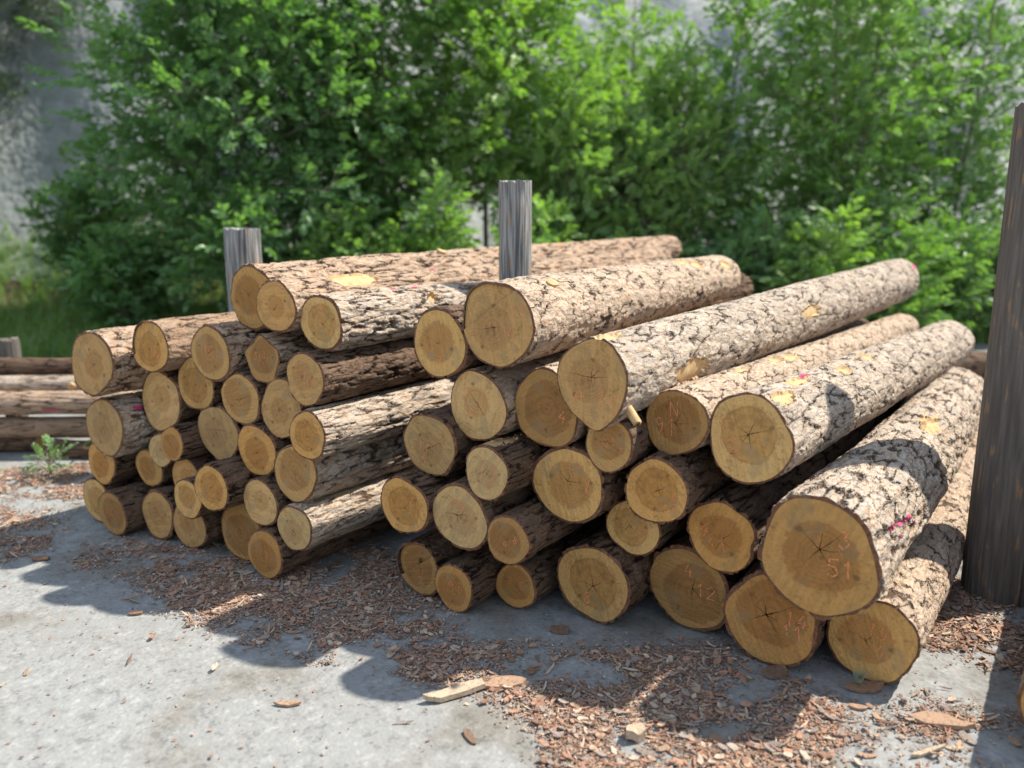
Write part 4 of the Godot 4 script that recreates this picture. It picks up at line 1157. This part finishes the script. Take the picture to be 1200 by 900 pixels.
func make_litter() -> void:
	var zones := [
		[[-1.79, -3.86, -1.25, -3.7, -0.73, -3.86, -0.37, -3.29, -0.27, -2.99, -0.57, -2.95, -0.71, -2.82, -1.06, -2.99, -1.56, -3.29], 1.0],
		[[-0.46, -2.80, -0.14, -2.84, 0.30, -2.80, 0.80, -2.82, 1.02, -2.62, 1.09, -2.32, 1.18, -1.9, 0.26, -1.9, 0.11, -2.37, 0.0, -2.54, -0.27, -2.62, -0.46, -2.67], 1.0],
		[[1.23, -2.37, 1.44, -2.46, 1.59, -2.39, 1.57, -2.24, 1.35, -2.2], 0.7],
		[[1.72, -3.29, 2.28, -3.6, 2.1, -2.62, 1.62, -2.85], 1.0],
		[[-2.94, -4.43, -2.65, -4.36, -2.33, -3.86, -2.49, -3.7], 0.5],
		[[-3.6, -4.98, -2.91, -5.3, -2.4, -5.2, -2.47, -4.57, -2.78, -4.5], 0.7],
		[[-2.2, -4.03, -1.05, -3.46, -1.12, -3.25, -2.09, -3.6], 0.3]]
	var dens := FastNoiseLite.new()
	dens.seed = 5
	dens.frequency = 2.6
	dens.fractal_octaves = 3
	var polys := []
	for zz in zones:
		var p := PackedVector2Array()
		for i in range(0, zz[0].size(), 2): p.append(Vector2(zz[0][i], zz[0][i + 1]))
		polys.append([p, zz[1]])
	var share := func(q: Vector2) -> float:
		var best := 0.0
		for p in polys:
			if Geometry2D.is_point_in_polygon(q, p[0]): best = maxf(best, p[1])
			else:
				for i in p[0].size():
					var e := Geometry2D.get_closest_point_to_segment(q, p[0][i], p[0][(i + 1) % p[0].size()])
					best = maxf(best, p[1] * (0.42 - e.distance_to(q) / 0.30))
		return best
	var gw := 120
	var gh := 70
	var grid := PackedFloat32Array()
	for j in gh:
		for i in gw: grid.append(share.call(Vector2(-3.6 + i * 0.05, -5.3 + j * 0.05)))
	var inside := func(q: Vector2) -> float:
		var i := clampi(int((q.x + 3.6) / 0.05 + 0.5), 0, gw - 1)
		var j := clampi(int((q.y + 5.3) / 0.05 + 0.5), 0, gh - 1)
		return grid[j * gw + i]
	# fine crumbs that nobody could count
	for pass_ in 3:
		var mm := MultiMesh.new()
		mm.transform_format = MultiMesh.TRANSFORM_3D
		mm.use_colors = true
		mm.mesh = [chip_mesh(7, 0.0105, 0.0055, 0.0012), chip_mesh(8, 0.030, 0.015, 0.003), chip_mesh(9, 0.05, 0.007, 0.002)][pass_]
		var xf: Array[Transform3D] = []
		var want: int = [105000, 4200, 3000][pass_] as int
		var tries := 0
		while xf.size() < want and tries < want * 8:
			tries += 1
			var q := Vector2(rng.randf_range(-3.6, 2.3), rng.randf_range(-5.3, -1.9))
			var k: float = inside.call(q)
			var n := dens.get_noise_2d(q.x, q.y) * 0.75 + 0.42
			if k <= 0.0:
				if rng.randf() > 0.003: continue
			elif rng.randf() > k * clampf((n - 0.12) * 1.9, 0.02, 1.0): continue
			var b := Basis(Vector3.UP, rng.randf() * TAU) * Basis(Vector3.RIGHT, rng.randf_range(-0.5, 0.5)) * Basis(Vector3.BACK, rng.randf_range(-0.35, 0.35))
			xf.append(Transform3D(b.scaled(Vector3(1, 1, 1) * rng.randf_range(0.4, 1.5)), Vector3(q.x, rng.randf() * 0.006 * (1 + mini(pass_, 1)) + 0.002, q.y)))
		mm.instance_count = xf.size()
		var cols := [Color(0.38, 0.21, 0.14), Color(0.46, 0.31, 0.21), Color(0.24, 0.145, 0.10), Color(0.56, 0.44, 0.33), Color(0.33, 0.27, 0.23), Color(0.44, 0.25, 0.165)]
		for i in xf.size():
			mm.set_instance_transform(i, xf[i])
			mm.set_instance_color(i, cols[rng.randi() % 6])
		var mi := MultiMeshInstance3D.new()
		mi.name = ["bark_crumbs", "bark_flakes", "bark_strips"][pass_]
		mi.multimesh = mm
		mi.material_override = M.chip
		tag(mi, ["fine brown bark crumbs strewn over the asphalt", "small brown bark flakes strewn over the asphalt", "thin stringy bark strips strewn over the asphalt"][pass_], "litter", "", "stuff")
		add_child(mi)
	# larger pieces, one by one
	var kinds := []
	for k in 8: kinds.append(chip_mesh(100 + k, 0.055 + 0.006 * k, 0.024 + 0.004 * (k % 4), 0.004))
	var placed := 0
	while placed < 170:
		var q := Vector2(rng.randf_range(-3.2, 2.1), rng.randf_range(-5.2, -2.05))
		var k: float = inside.call(q)
		if rng.randf() > maxf(k, 0.03): continue
		var o := part("bark_piece", kinds[rng.randi() % 8], M.chips[rng.randi() % 5], self)
		o.position = Vector3(q.x, 0.002, q.y)
		o.rotation = Vector3(rng.randf_range(-0.18, 0.18), rng.randf() * TAU, rng.randf_range(-0.18, 0.18))
		o.scale = Vector3.ONE * rng.randf_range(0.55, 1.3)
		tag(o, "palm-sized or smaller flake of bark lying in the litter on the asphalt", "bark", "bark pieces strewn before the pile")
		placed += 1
	var solo := [
		["wood_slab", "long pale splinter of wood lying beside the salmon bark slab", "wood", -0.19, -2.54, 0.26, 0.055, 0.018, 0.45, 3], ["bark_slab", "broad salmon-orange bark slab lying on the pale splinter", "bark", -0.02, -2.60, 0.18, 0.075, 0.012, 0.15, 1],
		["bark_slab", "lone orange-tan bark chip on clean asphalt", "bark", -0.76, -2.48, 0.11, 0.026, 0.008, 0.0, 1], ["wood_slab", "thin yellow wood splinter near the right-hand bark heap", "wood", 1.27, -2.22, 0.16, 0.02, 0.01, 0.35, 3],
		["bark_slab", "orange chip on the sunlit patch below the lower right logs", "bark", 1.16, -2.46, 0.07, 0.025, 0.008, -0.3, 1], ["wood_slab", "chunky pale bark lump in the middle of the litter", "bark", 0.39, -2.30, 0.08, 0.06, 0.03, 0.9, 3],
		["bark_slab", "curled brown bark slab on top of the right-hand bark heap", "bark", 1.39, -2.37, 0.19, 0.07, 0.016, -0.35, 1], ["bark_slab", "dark bark slab under the log with the mossy rim", "bark", 0.95, -2.66, 0.12, 0.06, 0.02, 0.2, 2],
		["bark_slab", "reddish bark slab under the sunlit low log", "bark", 1.24, -2.57, 0.15, 0.05, 0.016, 0.1, 0], ["bark_slab", "brown bark chip in the shade of the left bay", "bark", -1.57, -3.13, 0.07, 0.03, 0.008, 0.2, 0],
		["bark_slab", "reddish bark chip at the tip of the left shadow", "bark", -2.28, -3.69, 0.10, 0.05, 0.01, 0.1, 0], ["bark_slab", "brown chip on the litter edge below the left bay", "bark", -1.2, -3.27, 0.08, 0.04, 0.01, 0.5, 0],
		["bark_slab", "curled dark chip on shaded asphalt before the smallest ground log", "bark", 0.19, -2.98, 0.09, 0.045, 0.015, -0.2, 2]]
	for s in solo:
		var o := part(s[0], chip_mesh(hash(s[1]) % 9999, s[5], s[6], s[7]), M.chips[s[9]], self)
		o.position = Vector3(s[3], 0.001, s[4])
		o.rotation = Vector3(0.02, s[8], 0.02)
		tag(o, s[1], s[2])
	# grey-green lichen tuft at the foot of the sunlit low log
	var lt := PackedVector3Array()
	for k in 26:
		var a := k * 2.4
		var d := Vector3(cos(a) * 0.35, 0.9, sin(a) * 0.35).normalized()
		var b := Vector3(cos(a), 0, sin(a)) * 0.008
		var s := d.cross(Vector3(0, 0, 1)).normalized() * 0.003
		var l := 0.03 + 0.03 * fmod(k * 0.37, 1.0)
		lt.append_array([b - s, b + d * l, b + s])
	var lo := part("lichen_tuft", flat_mesh(lt), plain(lin(0.22, 0.25, 0.17)), self)
	lo.position = Vector3(1.21, 0.03, -2.575)
	tag(lo, "small grey-green lichen tuft at the foot of the sunlit low log", "lichen")
	print("litter ", Time.get_ticks_msec())
